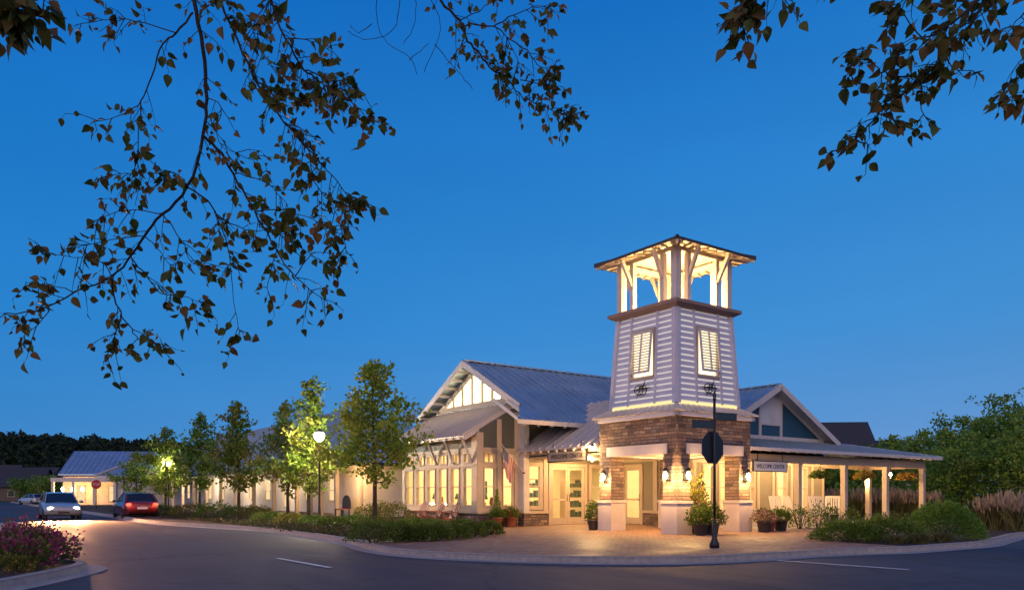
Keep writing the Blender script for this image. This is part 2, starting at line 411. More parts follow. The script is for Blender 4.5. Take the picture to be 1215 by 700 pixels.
def tree(name, label, x, y, h, cb, cr, nleaf, seed, mat, lsize=.13, group=None, shape='pyramid', z0=0, trunk_r=None, cat='tree'):
    r = random.Random(seed); g = np.random.default_rng(seed)
    root = empty(name, T((x,y,z0)), label, cat, group)
    tr = trunk_r or h*.010
    tb = MB(T((x,y,z0))); top = Vector((r.uniform(-.15,.15), r.uniform(-.15,.15), h*.92))
    stem = [Vector((0,0,-.06)), Vector((r.uniform(-.03,.03),r.uniform(-.03,.03),h*.3)), top*.62 + Vector((r.uniform(-.06,.06),0,0)), top]
    tb.tube(stem, [tr*1.35, tr, tr*.6, .008], 8)
    def stem_at(t):
        t *= 3; i = min(int(t), 2); return stem[i].lerp(stem[i+1], t-i)
    clumps = []; nb = int(16 + h*2.2)
    for i in range(nb):
        t = (i + r.random())/nb
        z = cb + (h*.96-cb)*t
        if shape == 'pyramid': rad = cr*(min(1, t/.18)**.7)*(1-t)**.75*1.15+.15
        else: rad = cr*math.sqrt(max(.05, 1-(2*t-.9)**2*.95))
        rad *= r.uniform(.6, 1.15); a = i*2.4 + r.uniform(-.5,.5)
        p0 = stem_at(min(.98, z/h*1.0)); rise = r.uniform(.25,.65)*rad
        p2 = p0 + Vector((math.cos(a)*rad, math.sin(a)*rad, rise)); p1 = p0.lerp(p2,.5) + Vector((0,0,-.06*rad))
        tb.tube([p0,p1,p2], [tr*.35*(1-t*.6)+.004, tr*.2*(1-t*.6)+.004, .004], 5, False)
        for k in range(3):
            s = .45+.27*k
            clumps.append((p0.lerp(p2,s), (.16+.16*rad)*(1.1-.25*k)))
            q = p0.lerp(p2,s) + Vector((r.gauss(0,.22*rad), r.gauss(0,.22*rad), r.gauss(.05,.16*rad)))
            tb.tube([p0.lerp(p2,s*.85), q], [.008,.003], 4, False); clumps.append((q, .13+.12*rad))
    for k in range(9):
        zz = .66+.04*k; q = stem_at(min(.999, zz)); clumps.append((q + Vector((r.gauss(0,.10),r.gauss(0,.10),.05)), .30 - .018*k))
    tb.build('trunk', M['bark'], root)
    w = np.array([c[1]**2 for c in clumps]); w /= w.sum()
    idx = g.choice(len(clumps), nleaf, p=w)
    cc = np.array([tuple(c[0]) for c in clumps])[idx]; cs = np.array([c[1] for c in clumps])[idx]
    tone_c = g.uniform(0,1,len(clumps))[idx]
    P = cc + np.clip(g.normal(size=(nleaf,3)),-1.45,1.45)*cs[:,None]*np.array([.75,.75,.5]) + np.array([x,y,z0])
    P[:,2] = np.maximum(P[:,2], z0+cb*.7)
    leaf_obj('crown', mat, P, lsize, root, seed+1, .7, tone=tone_c)
    return root

def mound_pts(c, rx, ry, h, n, seed, lump=.16, shell=.55):
    g = np.random.default_rng(seed)
    th = g.uniform(0,2*np.pi,n); ct = g.uniform(0,1,n)**.8; st = np.sqrt(1-ct**2)
    rr = g.uniform(shell,1,n)**.6
    ph = g.uniform(0,6.28,6)
    lum = 1 + lump*(np.sin(th*3+ph[0])*np.sin(ct*5+ph[1]) + np.sin(th*7+ph[2])*np.cos(ct*9+ph[3])*.6)
    x = c[0]+rx*rr*lum*st*np.cos(th); y = c[1]+ry*rr*lum*st*np.sin(th); z = c[2]+.02+h*rr*lum*ct
    return np.stack([x,y,z],1), np.stack([st*np.cos(th), st*np.sin(th), ct],1)
def shrub(name, label, c, rx, ry, h, n, seed, mat, ls=.06, group=None, aspect=.5, cat='shrub', up=.2, stems=True, lump=.16):
    root = empty(name, T(c), label, cat, group)
    P, A = mound_pts(c, rx, ry, h, n, seed, lump)
    leaf_obj('foliage', mat, P, ls, root, seed, aspect, 0, up, axis=A)
    if stems:
        b = MB(); r = random.Random(seed)
        for k in range(7):
            a = k*.9+r.random(); q = Vector(c)+Vector((rx*.6*math.cos(a), ry*.6*math.sin(a), h*.7))
            b.tube([Vector(c)+Vector((.05*math.cos(a),.05*math.sin(a),-.03)), q], [.014,.005], 5)
        b.build('stem', M['twig'], root)
    return root
def grass_clump(name, label, c, h, spread, seed, group=None, plume=True):
    root = empty(name, T(c), label, 'grass clump', group); g = np.random.default_rng(seed)
    def blades(n, hmul, wid, mat, nm, z_from=0., tone=None):
        th = g.uniform(0,6.28,n); lean = g.uniform(.05,.5,n)*spread; hh = h*hmul*g.uniform(.6,1,n)
        b0 = np.stack([c[0]+.12*g.normal(size=n)*spread, c[1]+.12*g.normal(size=n)*spread, np.full(n,c[2])],1)
        P0 = b0; D = np.stack([np.cos(th)*lean, np.sin(th)*lean, hh],1)
        s = np.stack([-np.sin(th+g.normal(size=n)),np.cos(th),np.zeros(n)],1)*wid
        mid = P0 + D*np.array([.35,.35,.6]); tip = P0 + D
        if z_from > 0:
            st = P0 + D*np.array([.8,.8,z_from]); mid = (st+tip)/2
            v = np.stack([st, mid+s*2.2, tip, mid-s*2.2],1).reshape(-1,3); F4 = [(4*i,4*i+1,4*i+2,4*i+3) for i in range(n)]
        else:
            v = np.stack([P0-s, P0+s, mid+s*.8, tip, mid-s*.8],1).reshape(-1,3); F4 = [(5*i,5*i+1,5*i+2,5*i+3,5*i+4) for i in range(n)]
        me = bpy.data.meshes.new(nm); inv = np.array(wm(root).inverted()); v = v + inv[:3,3]
        me.from_pydata(v.tolist(), [], F4); a = me.attributes.new('tone','FLOAT','FACE'); a.data.foreach_set('value', g.uniform(0,1,n))
        me.materials.append(mat); link(bpy.data.objects.new(nm, me), root)
    blades(330, .8, .010, M['grassblade'], 'blades')
    if plume: blades(120, 1.05, .017, M['plume'], 'plumes', .72)
    return root

# ------------------------------------------------------------------ lettering
def text_mesh(name, body, M4, width, height, depth, mat, parent, **kw):
    cu = bpy.data.curves.new(name, 'FONT'); cu.body = body; cu.align_x = 'CENTER'; cu.align_y = 'CENTER'; cu.extrude = .5
    cu.resolution_u = 2
    ob = bpy.data.objects.new(name, cu); col.objects.link(ob)
    dg = bpy.context.evaluated_depsgraph_get(); me = bpy.data.meshes.new_from_object(ob.evaluated_get(dg))
    bpy.data.objects.remove(ob)
    a = np.array([tuple(v.co) for v in me.vertices]); mn, mx = a.min(0), a.max(0); c = (mn+mx)/2
    S = Matrix.Diagonal((width/(mx[0]-mn[0]), height/(mx[1]-mn[1]), depth/(mx[2]-mn[2]), 1)) @ T(-Vector(c))
    me.transform(wm(parent).inverted() @ M4 @ RX(90) @ S)      # text stands upright, facing local -y
    me.materials.clear(); me.materials.append(mat); me.name = name
    return link(bpy.data.objects.new(name, me), parent)

# ------------------------------------------------------------------ windows and doors (local x along wall, -y outward)
def window(parent, M4, x0, x1, z0, z1, frame_w=.07, rails=(), bars=(), name='window', mat='trim', depth=.10, pane='glass', out=.03):
    b = MB(M4); w = frame_w
    b.box(x0, x0+w, -out, depth, z0, z1); b.box(x1-w, x1, -out, depth, z0, z1)
    b.box(x0+w, x1-w, -out, depth, z0, z0+w); b.box(x0+w, x1-w, -out, depth, z1-w, z1)
    for r_ in rails: b.box(x0+w, x1-w, -out+.012, depth-.02, r_-.02, r_+.02)
    for q in bars: b.box(q-.014, q+.014, -out+.016, depth-.03, z0+w, z1-w)
    o = b.build(name, M[mat], parent)
    g = MB(M4); g.box(x0+w-.005, x1-w+.005, .030, .036, z0+w-.005, z1-w+.005); g.build('pane', M[pane], o)
    return o
def trimbox(parent, M4, bx, name='trim', mat='trim'):
    b = MB(M4)
    for q in bx: b.box(*q)
    return b.build(name, M[mat], parent)
FW = lambda u0: F @ T((0, u0, 0))                       # wall facing the right hand street (-u): local x = v
FL = lambda v0: F @ T((v0, 0, 0)) @ RZ(-90)             # wall facing the left hand street (-v): local x = -u
def seams(b, A, B, C, D, n, w=.035, h=.045):            # ribs from edge A-B (eave) to edge D-C (ridge)
    A,B,C,D = map(Vector,(A,B,C,D)); nrm = (B-A).cross(D-A).normalized()
    if nrm.z < 0: nrm = -nrm
    for i in range(n+1):
        t = i/n; p = A.lerp(B,t)+nrm*h/2; q = D.lerp(C,t)+nrm*h/2
        b.bar(p, q, w, h, nrm)
def slab(b, pts, th):                                   # roof sheet with thickness (down)
    b.prism([Vector(p) for p in pts], (0,0,-th))

# ================================================================== THE SETTING
ROADZ = -.13
kerb_path = [(-92,141.6),(-60,96.8),(-38,66),(-24,46.4),(-16,35),(-9.1,28.4),(-6.2,24.0),(-4.3,20.8),(-3.4,18.6),(-2.3,16.9),(-.93,15.85),(1.2,15.05),(3.2,15.0),(4.9,15.75),(6.4,16.7),(7.7,17.35),(8.9,17.75),(10.4,18.75),(12.3,20.1),(13.6,21.6),(16.6,24.9),(22,28.8),(40,41.6),(75,66.6)]
def smooth(path, n=5):
    out = []; P = [Vector((*p,0)) for p in path]
    for i in range(len(P)-1):
        p0,p1,p2,p3 = P[max(i-1,0)],P[i],P[i+1],P[min(i+2,len(P)-1)]
        l = (p2-p1).length
        m1 = (p2-p0)*(l/max((p2-p0).length,1e-3)); m2 = (p3-p1)*(l/max((p3-p1).length,1e-3))
        for k in range(n):
            t = k/n; t2=t*t; t3=t2*t
            q = p1*(2*t3-3*t2+1)+m1*(t3-2*t2+t)+p2*(-2*t3+3*t2)+m2*(t3-t2); out.append((q.x,q.y))
    out.append((P[-1].x,P[-1].y)); return out
KP = smooth(kerb_path)
def flat(name, pts, z, mat, label, cat):
    b = MB(); b.poly([(x,y,z) for x,y in pts]); return b.build(name, mat, None, label, cat, kind='structure', origin=(0,0,0))
b = MB(); b.poly([(-900,-200,-.17),(900,-200,-.17),(900,900,-.17),(-900,900,-.17)])
b.build('ground', M['lawn'], None, 'dark grassy ground stretching to the horizon', 'ground', kind='structure', origin=(0,0,0))
flat('road', [(x,y) for x,y in KP]+[(75,-25),(-140,-25),(-140,141.6)], ROADZ, M['asphalt'], 'dark asphalt street sweeping round the corner', 'road')
flat('planting_bed', KP+[(75,150),(-92,150)], -.012, M['soil'], 'dark mulched planting bed between kerb and buildings', 'planting bed')
# kerb: a swept strip with a gutter pan
def kerb(path, name, label, closed=False, side=1, w=.16, z1=.004):
    b = MB(); P = [Vector((*p,0)) for p in path]; n = len(P); V = []
    for i,p in enumerate(P):
        a = P[(i-1)%n] if closed or i>0 else p; c = P[(i+1)%n] if closed or i<n-1 else p
        d = (c-a).normalized(); nn = Vector((-d.y,d.x,0))*side      # towards the bed
        for off,z in ((-.34,ROADZ+.006),(-.03,ROADZ+.012),(0,z1-.03),(.025,z1),(w,z1),(w,z1-.05)): V.append(p+nn*off+Vector((0,0,z)))
    Fc = []
    for i in range(n if closed else n-1):
        for k in range(5):
            j = (i+1)%n; Fc.append((i*6+k, j*6+k, j*6+k+1, i*6+k+1))
    b.add(V,Fc); return b.build(name, M['concrete'], None, label, 'kerb', kind='structure', origin=(0,0,0))
kerb(KP, 'kerb', 'concrete kerb curving round the paved corner')
# paved corner in front of the tower
plaza = [p for p in smooth([(-4.1,20.6),(-3.2,18.6),(-2.1,17.05),(-.85,16.0),(1.2,15.22),(3.2,15.17),(4.8,15.9),(6.3,16.85),(7.6,17.5),(8.85,17.9),(9.3,18.1)])]
plaza += [(8.6,19.2),(8.2,21.0),(10.5,23.0)]
for v,u in ((7.5,1.0),(9,3.9),(5.4,8.2),(-1.9,8.2),(-2.6,8.6)): p = F @ Vector((v,u,0)); plaza.append((p.x,p.y))
plaza += [(-.2,24.2),(-1.6,22.2)]
flat('plaza', plaza, 0.0, M['pavers'], 'brick paved plaza at the foot of the tower', 'plaza')
b = MB(F); b.box(4.95,17.6,.35,3.7,-.05,.014); b.build('porch_floor', M['concrete'], None, 'pale concrete floor under the porch', 'porch floor', kind='structure', origin=(0,0,0))
b = MB(); b.poly([(9.0,21.2,.006),(10.2,20.6,.006),(13.2,22.9,.006),(12.2,24.2,.006)]); b.build('path', M['concrete'], None, 'pale concrete path leading to the porch', 'path', kind='structure', origin=(0,0,0))
# road paint
def stripe(x0,y0,x1,y1,w,name,label):
    d = Vector((x1-x0,y1-y0,0)).normalized(); n = Vector((-d.y,d.x,0))*w/2; a=Vector((x0,y0,ROADZ+.016)); c=Vector((x1,y1,ROADZ+.016))
    b = MB(); b.poly([a-n,c-n,c+n,a+n]); return b.build(name, M['line'], None, label, 'road marking', kind='structure')
stripe(5.35,15.55,7.0,13.6,.13,'lane_line','white painted line crossing the road at right')
stripe(-4.9,16.1,-3.3,14.0,.11,'lane_line','short faded white dash on the left road')
# island in the lower left corner
isl = smooth([(-7.0,6.0),(-7.15,9.0),(-7.2,11.3),(-7.4,13.0),(-7.62,13.8),(-7.95,14.25),(-8.7,14.7),(-10.5,15.4),(-14,16.4),(-17,15.5),(-18,12),(-17.5,7),(-12,4.5)]+[(-7.0,6.0)],4)[:-1]
kerb(isl, 'kerb', 'pale kerb round the flower island', True)
b = MB(); b.poly([(x,y,-.012) for x,y in isl]); b.build('island_bed', M['soil'], None, 'mulched flower island at the lower left', 'planting bed', kind='structure', origin=(0,0,0))

# grassy verge round the viewpoint, where the two overhanging trees stand
VP = [(14,4.0),(7,4.1),(0,3.9),(-6.9,4.2),(-9,3.9),(-14,3.2)]
kerb(smooth(VP), 'kerb', 'kerb along the near verge', False, 1)
b = MB(); b.poly([(x,y,-.004) for x,y in VP]+[(-14,-12,-.004),(14,-12,-.004)]); b.build('verge', M['lawn'], None, 'near grass verge under the overhanging trees', 'verge', kind='structure', origin=(0,0,0))

# ================================================================== THE TOWER
tower = empty('tower', F @ T((1.75,1.75,0)), 'square white louvered tower on stone piers with a lit open lookout on top', 'tower')
def tw(): return MB(F @ T((1.75,1.75,0)))
def side(k): return F @ T((1.75,1.75,0)) @ RZ(90*k)      # k=0 faces the right street, k=-1 the left street
for (sx,sy) in ((-1,-1),(1,-1),(1,1),(-1,1)):
    b = tw(); cx,cy = sx*1.46, sy*1.46
    b.box(cx-.29,cx+.29,cy-.29,cy+.29,1.03,2.5)
    pier = b.build('stone_pier', M['stone'], tower)
    b = tw(); b.box(cx-.33,cx+.33,cy-.33,cy+.33,-.02,.94); b.box(cx-.36,cx+.36,cy-.36,cy+.36,.94,1.03)
    b.build('pedestal', M['pedestal'], pier)
for k in range(4):
    b = MB(side(k)); b.box(-1.75 if k%2==0 else -1.18, 1.75 if k%2==0 else 1.18, -1.75, -1.18, 2.5, 3.64); b.build('stone_wall', M['stone'], tower)
    b = MB(side(k)); b.box(-1.36,1.36,-1.79,-1.17,2.47,2.79); b.build('lintel', M['lintel'], tower)
b = tw(); b.box(-1.175,1.175,-1.175,1.175,2.52,2.6); b.build('porch_ceiling', M['trim'], tower)
b = tw()
for k in range(4):
    b.M = side(k); b.box(-1.86,1.86,-1.86,-1.70,3.62,3.76)
b.build('cornice', M['lilac'], tower)
# skirt roof
b = tw(); r0,r1,z0,z1 = 1.93,1.47,3.765,4.02
V = [(-r0,-r0,z0),(r0,-r0,z0),(r0,r0,z0),(-r0,r0,z0),(-r1,-r1,z1),(r1,-r1,z1),(r1,r1,z1),(-r1,r1,z1)]
b.add(V,[(0,1,5,4),(1,2,6,5),(2,3,7,6),(3,0,4,7),(3,2,1,0),(4,5,6,7)])
for k in range(4):
    b.M = side(k)
    for i in range(-6,7): b.bar((i*.31,-r0,z0+.015),(i*.31*r1/r0,-r1,z1+.015),.05,.03)
    b.M = side(k); b.bar((-r0,-r0,z0+.02),(-r1,-r1,z1+.02),.10,.05)
b.build('skirt_roof', M['awning'], tower)
hz = lambda z: 1.5 - .17*(z-4.06)/3.02               # half width of the tapering shaft
for k in range(4):
    b = MB(side(k)); n = 16; z = 4.16; pitch = (7.06-4.16)/n
    for i in range(n):
        za = z + i*pitch; zb = za+.125
        spans = [(-hz(za)+.09, hz(za)-.09)]
        if 5.03 < (za+zb)/2 < 6.5: spans = [(-hz(za)+.09,-.50),(.50,hz(za)-.09)]
        for a,c in spans:
            ya,yb = -hz(za),-hz(zb)
            b.add([(a,ya-.030,za),(c,ya-.030,za),(c,ya+.0,za),(a,ya+.0,za),(a,yb-.004,zb),(c,yb-.004,zb),(c,yb+.03,zb),(a,yb+.03,zb)],
                  [(0,3,2,1),(4,5,6,7),(0,1,5,4),(1,2,6,5),(2,3,7,6),(3,0,4,7)])
    lv = b.build('louver_panel', M['lilac'], tower)
    b = MB(side(k))
    for x in (-.60,.60): b.bar((x,-hz(4.1)-.035,4.1),(x*.96,-hz(7.06)-.035,7.06),.07,.05,(0,1,0))
    b.bar((-hz(4.08)+.07,-hz(4.08)-.02,4.06),(-hz(7.06)+.07,-hz(7.06)-.02,7.06),.15,.07,(0,1,0))
    b.bar((hz(4.08)-.07,-hz(4.08)-.02,4.06),(hz(7.06)-.07,-hz(7.06)-.02,7.06),.15,.07,(0,1,0))
    b.bar((-hz(7.0)+.02,-hz(7.0)-.02,7.02),(hz(7.0)-.02,-hz(7.0)-.02,7.02),.16,.06,(0,1,0)) if False else None
    b.build('corner_board', M['lilac'], lv)
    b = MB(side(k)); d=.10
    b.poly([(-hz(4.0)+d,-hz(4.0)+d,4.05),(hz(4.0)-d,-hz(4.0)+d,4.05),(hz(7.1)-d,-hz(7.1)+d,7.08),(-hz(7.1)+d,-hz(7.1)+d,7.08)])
    b.build('glow_liner', M['louverglow'], lv)  # glowing sheet added behind the slats so the gaps look lit
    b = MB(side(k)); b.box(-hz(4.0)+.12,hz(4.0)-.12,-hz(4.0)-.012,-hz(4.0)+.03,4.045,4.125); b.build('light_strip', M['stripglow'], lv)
    # shutter propped open at the bottom over a lit opening
    b = MB(side(k)); y0 = -hz(5.75)
    b.box(-.52,-.45,y0-.06,y0+.06,5.0,6.55); b.box(.45,.52,y0-.06,y0+.06,5.0,6.55); b.box(-.45,.45,y0-.06,y0+.06,6.47,6.55); b.box(-.52,.52,y0-.11,y0+.04,4.94,5.02)
    fr = b.build('shutter_opening', M['trim'], tower)
    b = MB(side(k)); b.box(-.45,.45,y0+.02,y0+.03,5.02,6.47); b.build('lit_opening', M['shutglow'], fr)
    SM = side(k) @ T((0,y0-.075,6.47)) @ RX(-6)
    b = MB(SM); H=1.36
    b.box(-.45,-.385,-.022,.022,-H,0); b.box(.385,.45,-.022,.022,-H,0); b.box(-.385,.385,-.022,.022,-.07,0); b.box(-.385,.385,-.022,.022,-H,-H+.075); b.box(-.028,.028,-.022,.022,-H+.075,-.07)
    for i in range(13):
        zz = -.11 - i*.091
        for xa,xb in ((-.385,-.028),(.028,.385)):
            b.bar((xa,0,zz-.022),(xb,0,zz-.022),.050,.012,(0,.40,.92))
    b.build('shutter', M['white'], tower)
    # wrought-iron scroll emblem
    b = MB(side(k) @ T((0,-hz(4.55)-.075,4.60))); rr=.016
    el = lambda cx,cz,rx,rz,a0,a1,n=16: [(cx+rx*math.cos(R(a0+(a1-a0)*i/n)),0,cz+rz*math.sin(R(a0+(a1-a0)*i/n))) for i in range(n+1)]
    b.tube(el(-.06,0,.22,.15,30,330),rr,6); b.tube(el(.10,-.02,.17,.15,-140,170),rr,6)
    b.tube([(-.43,0,.035),(-.2,0,.02),(.05,0,.045),(.25,0,.02),(.44,0,.05)],[.004,.022,.03,.022,.004],6)
    b.tube([(.06,0,-.02),(.12,0,.12),(.20,0,.28)],[.012,.022,.008],6); b.tube([(-.2,0,-.27),(-.12,0,-.15),(-.02,0,-.02)],[.006,.018,.012],6)
    b.tube(el(.01,.02,.08,.09,-60,240,12),.013,6)
    b.build('scroll_emblem', M['iron'], tower)
# ledge under the lookout
b = tw(); r=1.56
V = [(-1.36,-1.36,7.06),(1.36,-1.36,7.06),(1.36,1.36,7.06),(-1.36,1.36,7.06),(-r,-r,7.17),(r,-r,7.17),(r,r,7.17),(-r,r,7.17),(-r,-r,7.27),(r,-r,7.27),(r,r,7.27),(-r,r,7.27)]
b.add(V,[(3,2,1,0),(0,1,5,4),(1,2,6,5),(2,3,7,6),(3,0,4,7),(4,5,9,8),(5,6,10,9),(6,7,11,10),(7,4,8,11),(8,9,10,11)])
b.build('ledge', M['ledge'], tower)
# lookout posts, braces, roof
H0,H1 = 7.27, 8.86
for (sx,sy) in ((-1,-1),(1,-1),(1,1),(-1,1)):
    b = tw(); b.box(sx*1.22-.115,sx*1.22+.115,sy*1.22-.115,sy*1.22+.115,H0,H1); b.build('corner_post', M['white'], tower)
for k in range(4):
    for x in (-.68,.68):
        b = MB(side(k)); b.box(x-.08,x+.08,-1.29,-1.14,H0,H1); p = b.build('post', M['white'], tower)
        b = MB(side(k)); b.bar((x,-1.27,H0+.86),(x*1.06,-1.70,H1+.07),.115,.11,(1,0,0)); b.build('brace', M['white'], p)
b = tw()
for k in range(4):
    b.M = side(k); b.box(-1.34,1.34,-1.31,-1.15,H1,H1+.14)
b.build('head_beam', M['white'], tower)
b = tw(); re,ze,za = 1.88,9.0,9.62
b.add([(-re,-re,ze),(re,-re,ze),(re,re,ze),(-re,re,ze),(0,0,za)],[(0,1,4),(1,2,4),(2,3,4),(3,0,4)])
b.add([(-re,-re,ze-.07),(re,-re,ze-.07),(re,re,ze-.07),(-re,re,ze-.07)],[])
for k in range(4):
    b.M = side(k)
    b.box(-re,re,-re,-re+.03,ze-.075,ze+.012)
    for i in range(1,9):
        t=i/9; b.bar((-re*(1-t),-re*(1-t),ze+(za-ze)*t+.012),(re*(1-t),-re*(1-t),ze+(za-ze)*t+.012),.05,.022)
    b.bar((-re,-re,ze+.02),(0,0,za+.02),.1,.05)
rf = b.build('roof', M['slate'], tower)
b = tw(); ri=1.84
b.add([(-ri,-ri,ze-.07),(ri,-ri,ze-.07),(ri,ri,ze-.07),(-ri,ri,ze-.07),(-1.2,-1.2,ze+.10),(1.2,-1.2,ze+.10),(1.2,1.2,ze+.10),(-1.2,1.2,ze+.10)],[(0,1,5,4),(1,2,6,5),(2,3,7,6),(3,0,4,7),(4,5,6,7)])
for k in range(4):
    b.M = side(k)
    for i in range(-4,5): b.bar((i*.40,-1.82,ze-.10),(i*.40*.7,-1.2,ze+.04),.05,.07)
    b.bar((-ri,-ri,ze-.11),(-1.2,-1.2,ze+.03),.08,.08)
b.build('soffit', M['white'], rf)
point('lookout_lamp', F @ Vector((1.75,1.75,7.75)), 640, (1,.60,.20), .10, tower)
point('lookout_lamp', F @ Vector((.75,1.75,7.5)), 170, (1,.60,.20), .06, tower)
point('lookout_lamp', F @ Vector((1.75,.75,7.5)), 170, (1,.60,.20), .06, tower)
point('porch_lamp', F @ Vector((1.75,1.75,2.3)), 330, (1,.56,.20), .10, tower)

def lantern(parent, M4, W=85, name='wall_lantern'):      # local -y points away from the wall
    b = MB(M4); b.box(-.06,.06,-.02,.0,-.13,.15); b.bar((0,-.01,.16),(0,-.13,.22),.025,.025); b.lathe([(.01,.27),(.06,.22),(.10,.17),(.10,.155)],(0,-.14,0),10)
    b.lathe([(.055,-.145),(.075,-.125),(.075,-.11)],(0,-.14,0),10)
    for k in range(4):
        a=k*math.pi/2+.785; b.bar((.085*math.cos(a),-.14+.085*math.sin(a),.16),(.068*math.cos(a),-.14+.068*math.sin(a),-.12),.012,.012)
    o = b.build(name, M['darkmetal'], parent)
    b = MB(M4); b.ball((0,-.14,.02),(.066,.066,.115),12,8); g = b.build('bulb', M['lampglow'], o)
    point('lantern_light', M4 @ Vector((0,-.30,-.10)), W, (1,.54,.18), .05, o)
    return o
TC = F @ T((1.75,1.75,0))
lantern(tower, side(-1) @ T((-1.42,-1.75,1.78)), 170)
lantern(tower, side(-1) @ T((1.40,-1.75,1.78)), 170)
lantern(tower, side(0) @ T((-1.40,-1.75,1.78)), 170)
lantern(tower, side(0) @ T((1.46,-1.75,1.78)), 170)

# ================================================================== THE VISITOR BUILDING
hall = empty('visitor_building', F @ T((4.9,8.1,0)), 'long cream and stone hall with blue metal roofs around the white tower', 'building')
UR, ZR = 11.33, 6.8; SL = .54
zr = lambda u: ZR - SL*abs(u-UR)
# main roof
b = MB(F)
A0=(-.6,UR,ZR); 
right = [(-.6,UR,ZR),(10.5,UR,ZR),(10.5,5.95,zr(5.95)),(-1.65,5.95,zr(5.95)),(-.6,7.29,zr(7.29))]
left = [(-.6,UR,ZR),(-.6,15.3,zr(15.3)),(10.5,15.3,zr(15.3)),(10.5,UR,ZR)]
slab(b,right,.10); slab(b,left,.10)
d = Vector((0,-1,-SL)).normalized(); nrm = Vector((0,-SL,1)).normalized()
for i in range(60):
    v = -.55+i*.42
    if v > 10.4: break
    b.bar(Vector((v,UR,ZR))+nrm*.025, Vector((v,5.95,zr(5.95)))+nrm*.025, .055,.085, nrm)
for v in (-1.45,-1.05): 
    b.bar(Vector((v,5.95 + (v+1.65)*1.28,zr(5.95+(v+1.65)*1.28)))+nrm*.02, Vector((v,5.95,zr(5.95)))+nrm*.02,.03,.04,nrm)
nl = Vector((0,SL,1)).normalized()
for i in range(20):
    v = -.55+i*.42; b.bar(Vector((v,UR,ZR))+nl*.025, Vector((v,15.3,zr(15.3)))+nl*.025,.055,.085,nl)
b.bar((-.6,UR,ZR+.03),(10.5,UR,ZR+.03),.22,.06)
roof = b.build('main_roof', M['roof'], hall)
b = MB(F)
b.bar((-.625,UR,ZR-.10),(-.625,7.29,zr(7.29)-.10),.05,.24,(0,.5,1)); b.bar((-.625,UR,ZR-.10),(-.625,15.3,zr(15.3)-.10),.05,.24,(0,.5,1))
b.bar((-1.67,5.93,zr(5.95)-.09),(10.5,5.93,zr(5.95)-.09),.04,.16)
for i in range(18): v=-1.3+i*.62; b.bar((v,6.0,zr(6.0)-.20),(v,8.0,zr(8.0)-.20),.06,.12)
for s in (-1,1):
    for i in range(7):
        u = UR+s*(.35+i*.53); b.bar((-.6,u,zr(u)-.22),(0,u,zr(u)-.22),.07,.10)
b.build('fascia', M['white'], roof)
# gable wall with lit panes (v = 0)
b = MB(F); t=.14
b.prism([(0,8.05,4.7),(0,14.6,4.7),(0,14.6,zr(14.6)-.12),(0,UR,ZR-.12),(0,8.05,zr(8.05)-.12)],(.10,0,0))
gw = b.build('gable_wall', M['whiteside'], hall)
b = MB(F); b.prism([(10.2,8.2,0),(10.2,14.4,0),(10.2,14.4,zr(14.4)-.12),(10.2,UR,ZR-.12),(10.2,8.2,zr(8.2)-.12)],(.1,0,0)); b.build('end_wall', M['whiteside'], hall)
b = MB(F); b.box(-.02,10.2,14.2,14.4,0,4.9); b.build('rear_wall', M['creamside'], hall)
pu = [9.30,9.98,10.72,11.50,12.28,13.03,13.80]
fr = MB(F)
for i in range(6):
    a,c = pu[i]+.09, pu[i+1]-.09
    top = lambda u: zr(u)-.48
    za_,zc_ = top(a),top(c)
    pts = [(-.012,a,5.08),(-.012,c,5.08),(-.012,c,max(zc_,5.10)),(-.012,a,max(za_,5.10))]
    if i in (2,3): pts = [(-.012,a,5.08),(-.012,c,5.08),(-.012,c,zc_),(-.012,a,za_)]
    q = MB(F); q.prism(pts,(.008,0,0)); q.build('gable_pane', M['gableglow'], gw)
for u in pu: 
    fr.box(-.05,-.005,u-.06,u+.06,5.0,max(5.1,zr(u)-.40))
fr.box(-.06,-.004,8.6,14.2,4.90,5.06)
fr.bar((-.03,UR,zr(UR)-.43),(-.03,8.7,zr(8.7)-.43),.05,.12,(0,.5,1)); fr.bar((-.03,UR,zr(UR)-.43),(-.03,14.0,zr(14.0)-.43),.05,.12,(0,.5,1))
fr.build('gable_trim', M['trim'], gw)
# awning over the bay
aw = MB(F); za0,zb0,vo = 4.80,3.42,-2.45; ur_,ul_=8.3,14.65
slab(aw,[(0,ur_,za0),(0,ul_,za0),(vo,ul_,zb0),(vo,ur_,zb0)],.05)
nA = Vector((-(za0-zb0)/2.45,0,1)).normalized()
for i in range(21):
    u = ur_+ (ul_-ur_)*i/20; aw.bar(Vector((0,u,za0))+nA*.03, Vector((vo,u,zb0))+nA*.03,.045,.07,nA)
awn = aw.build('awning', M['awning'], hall)
b = MB(F); b.bar((vo+.02,ur_-.02,zb0-.10),(0,ur_-.02,za0-.10),.04,.16,(0,0,1)); b.box(vo+.02,vo+.10,ur_,ul_,zb0-.12,zb0-.055)
for i in range(12):
    u = ur_+.25+i*.53; b.bar((vo-.02,u,zb0-.10),(0,u,za0-.12),.055,.09)
b.build('rafter', M['white'], awn)
for u in (8.55,9.85,11.2,12.5,13.85):
    b = MB(F); b.bar((-1.93,u,2.42),(vo+.10,u,zb0-.12),.075,.075,(0,1,0)); b.build('bracket', M['white'], awn)
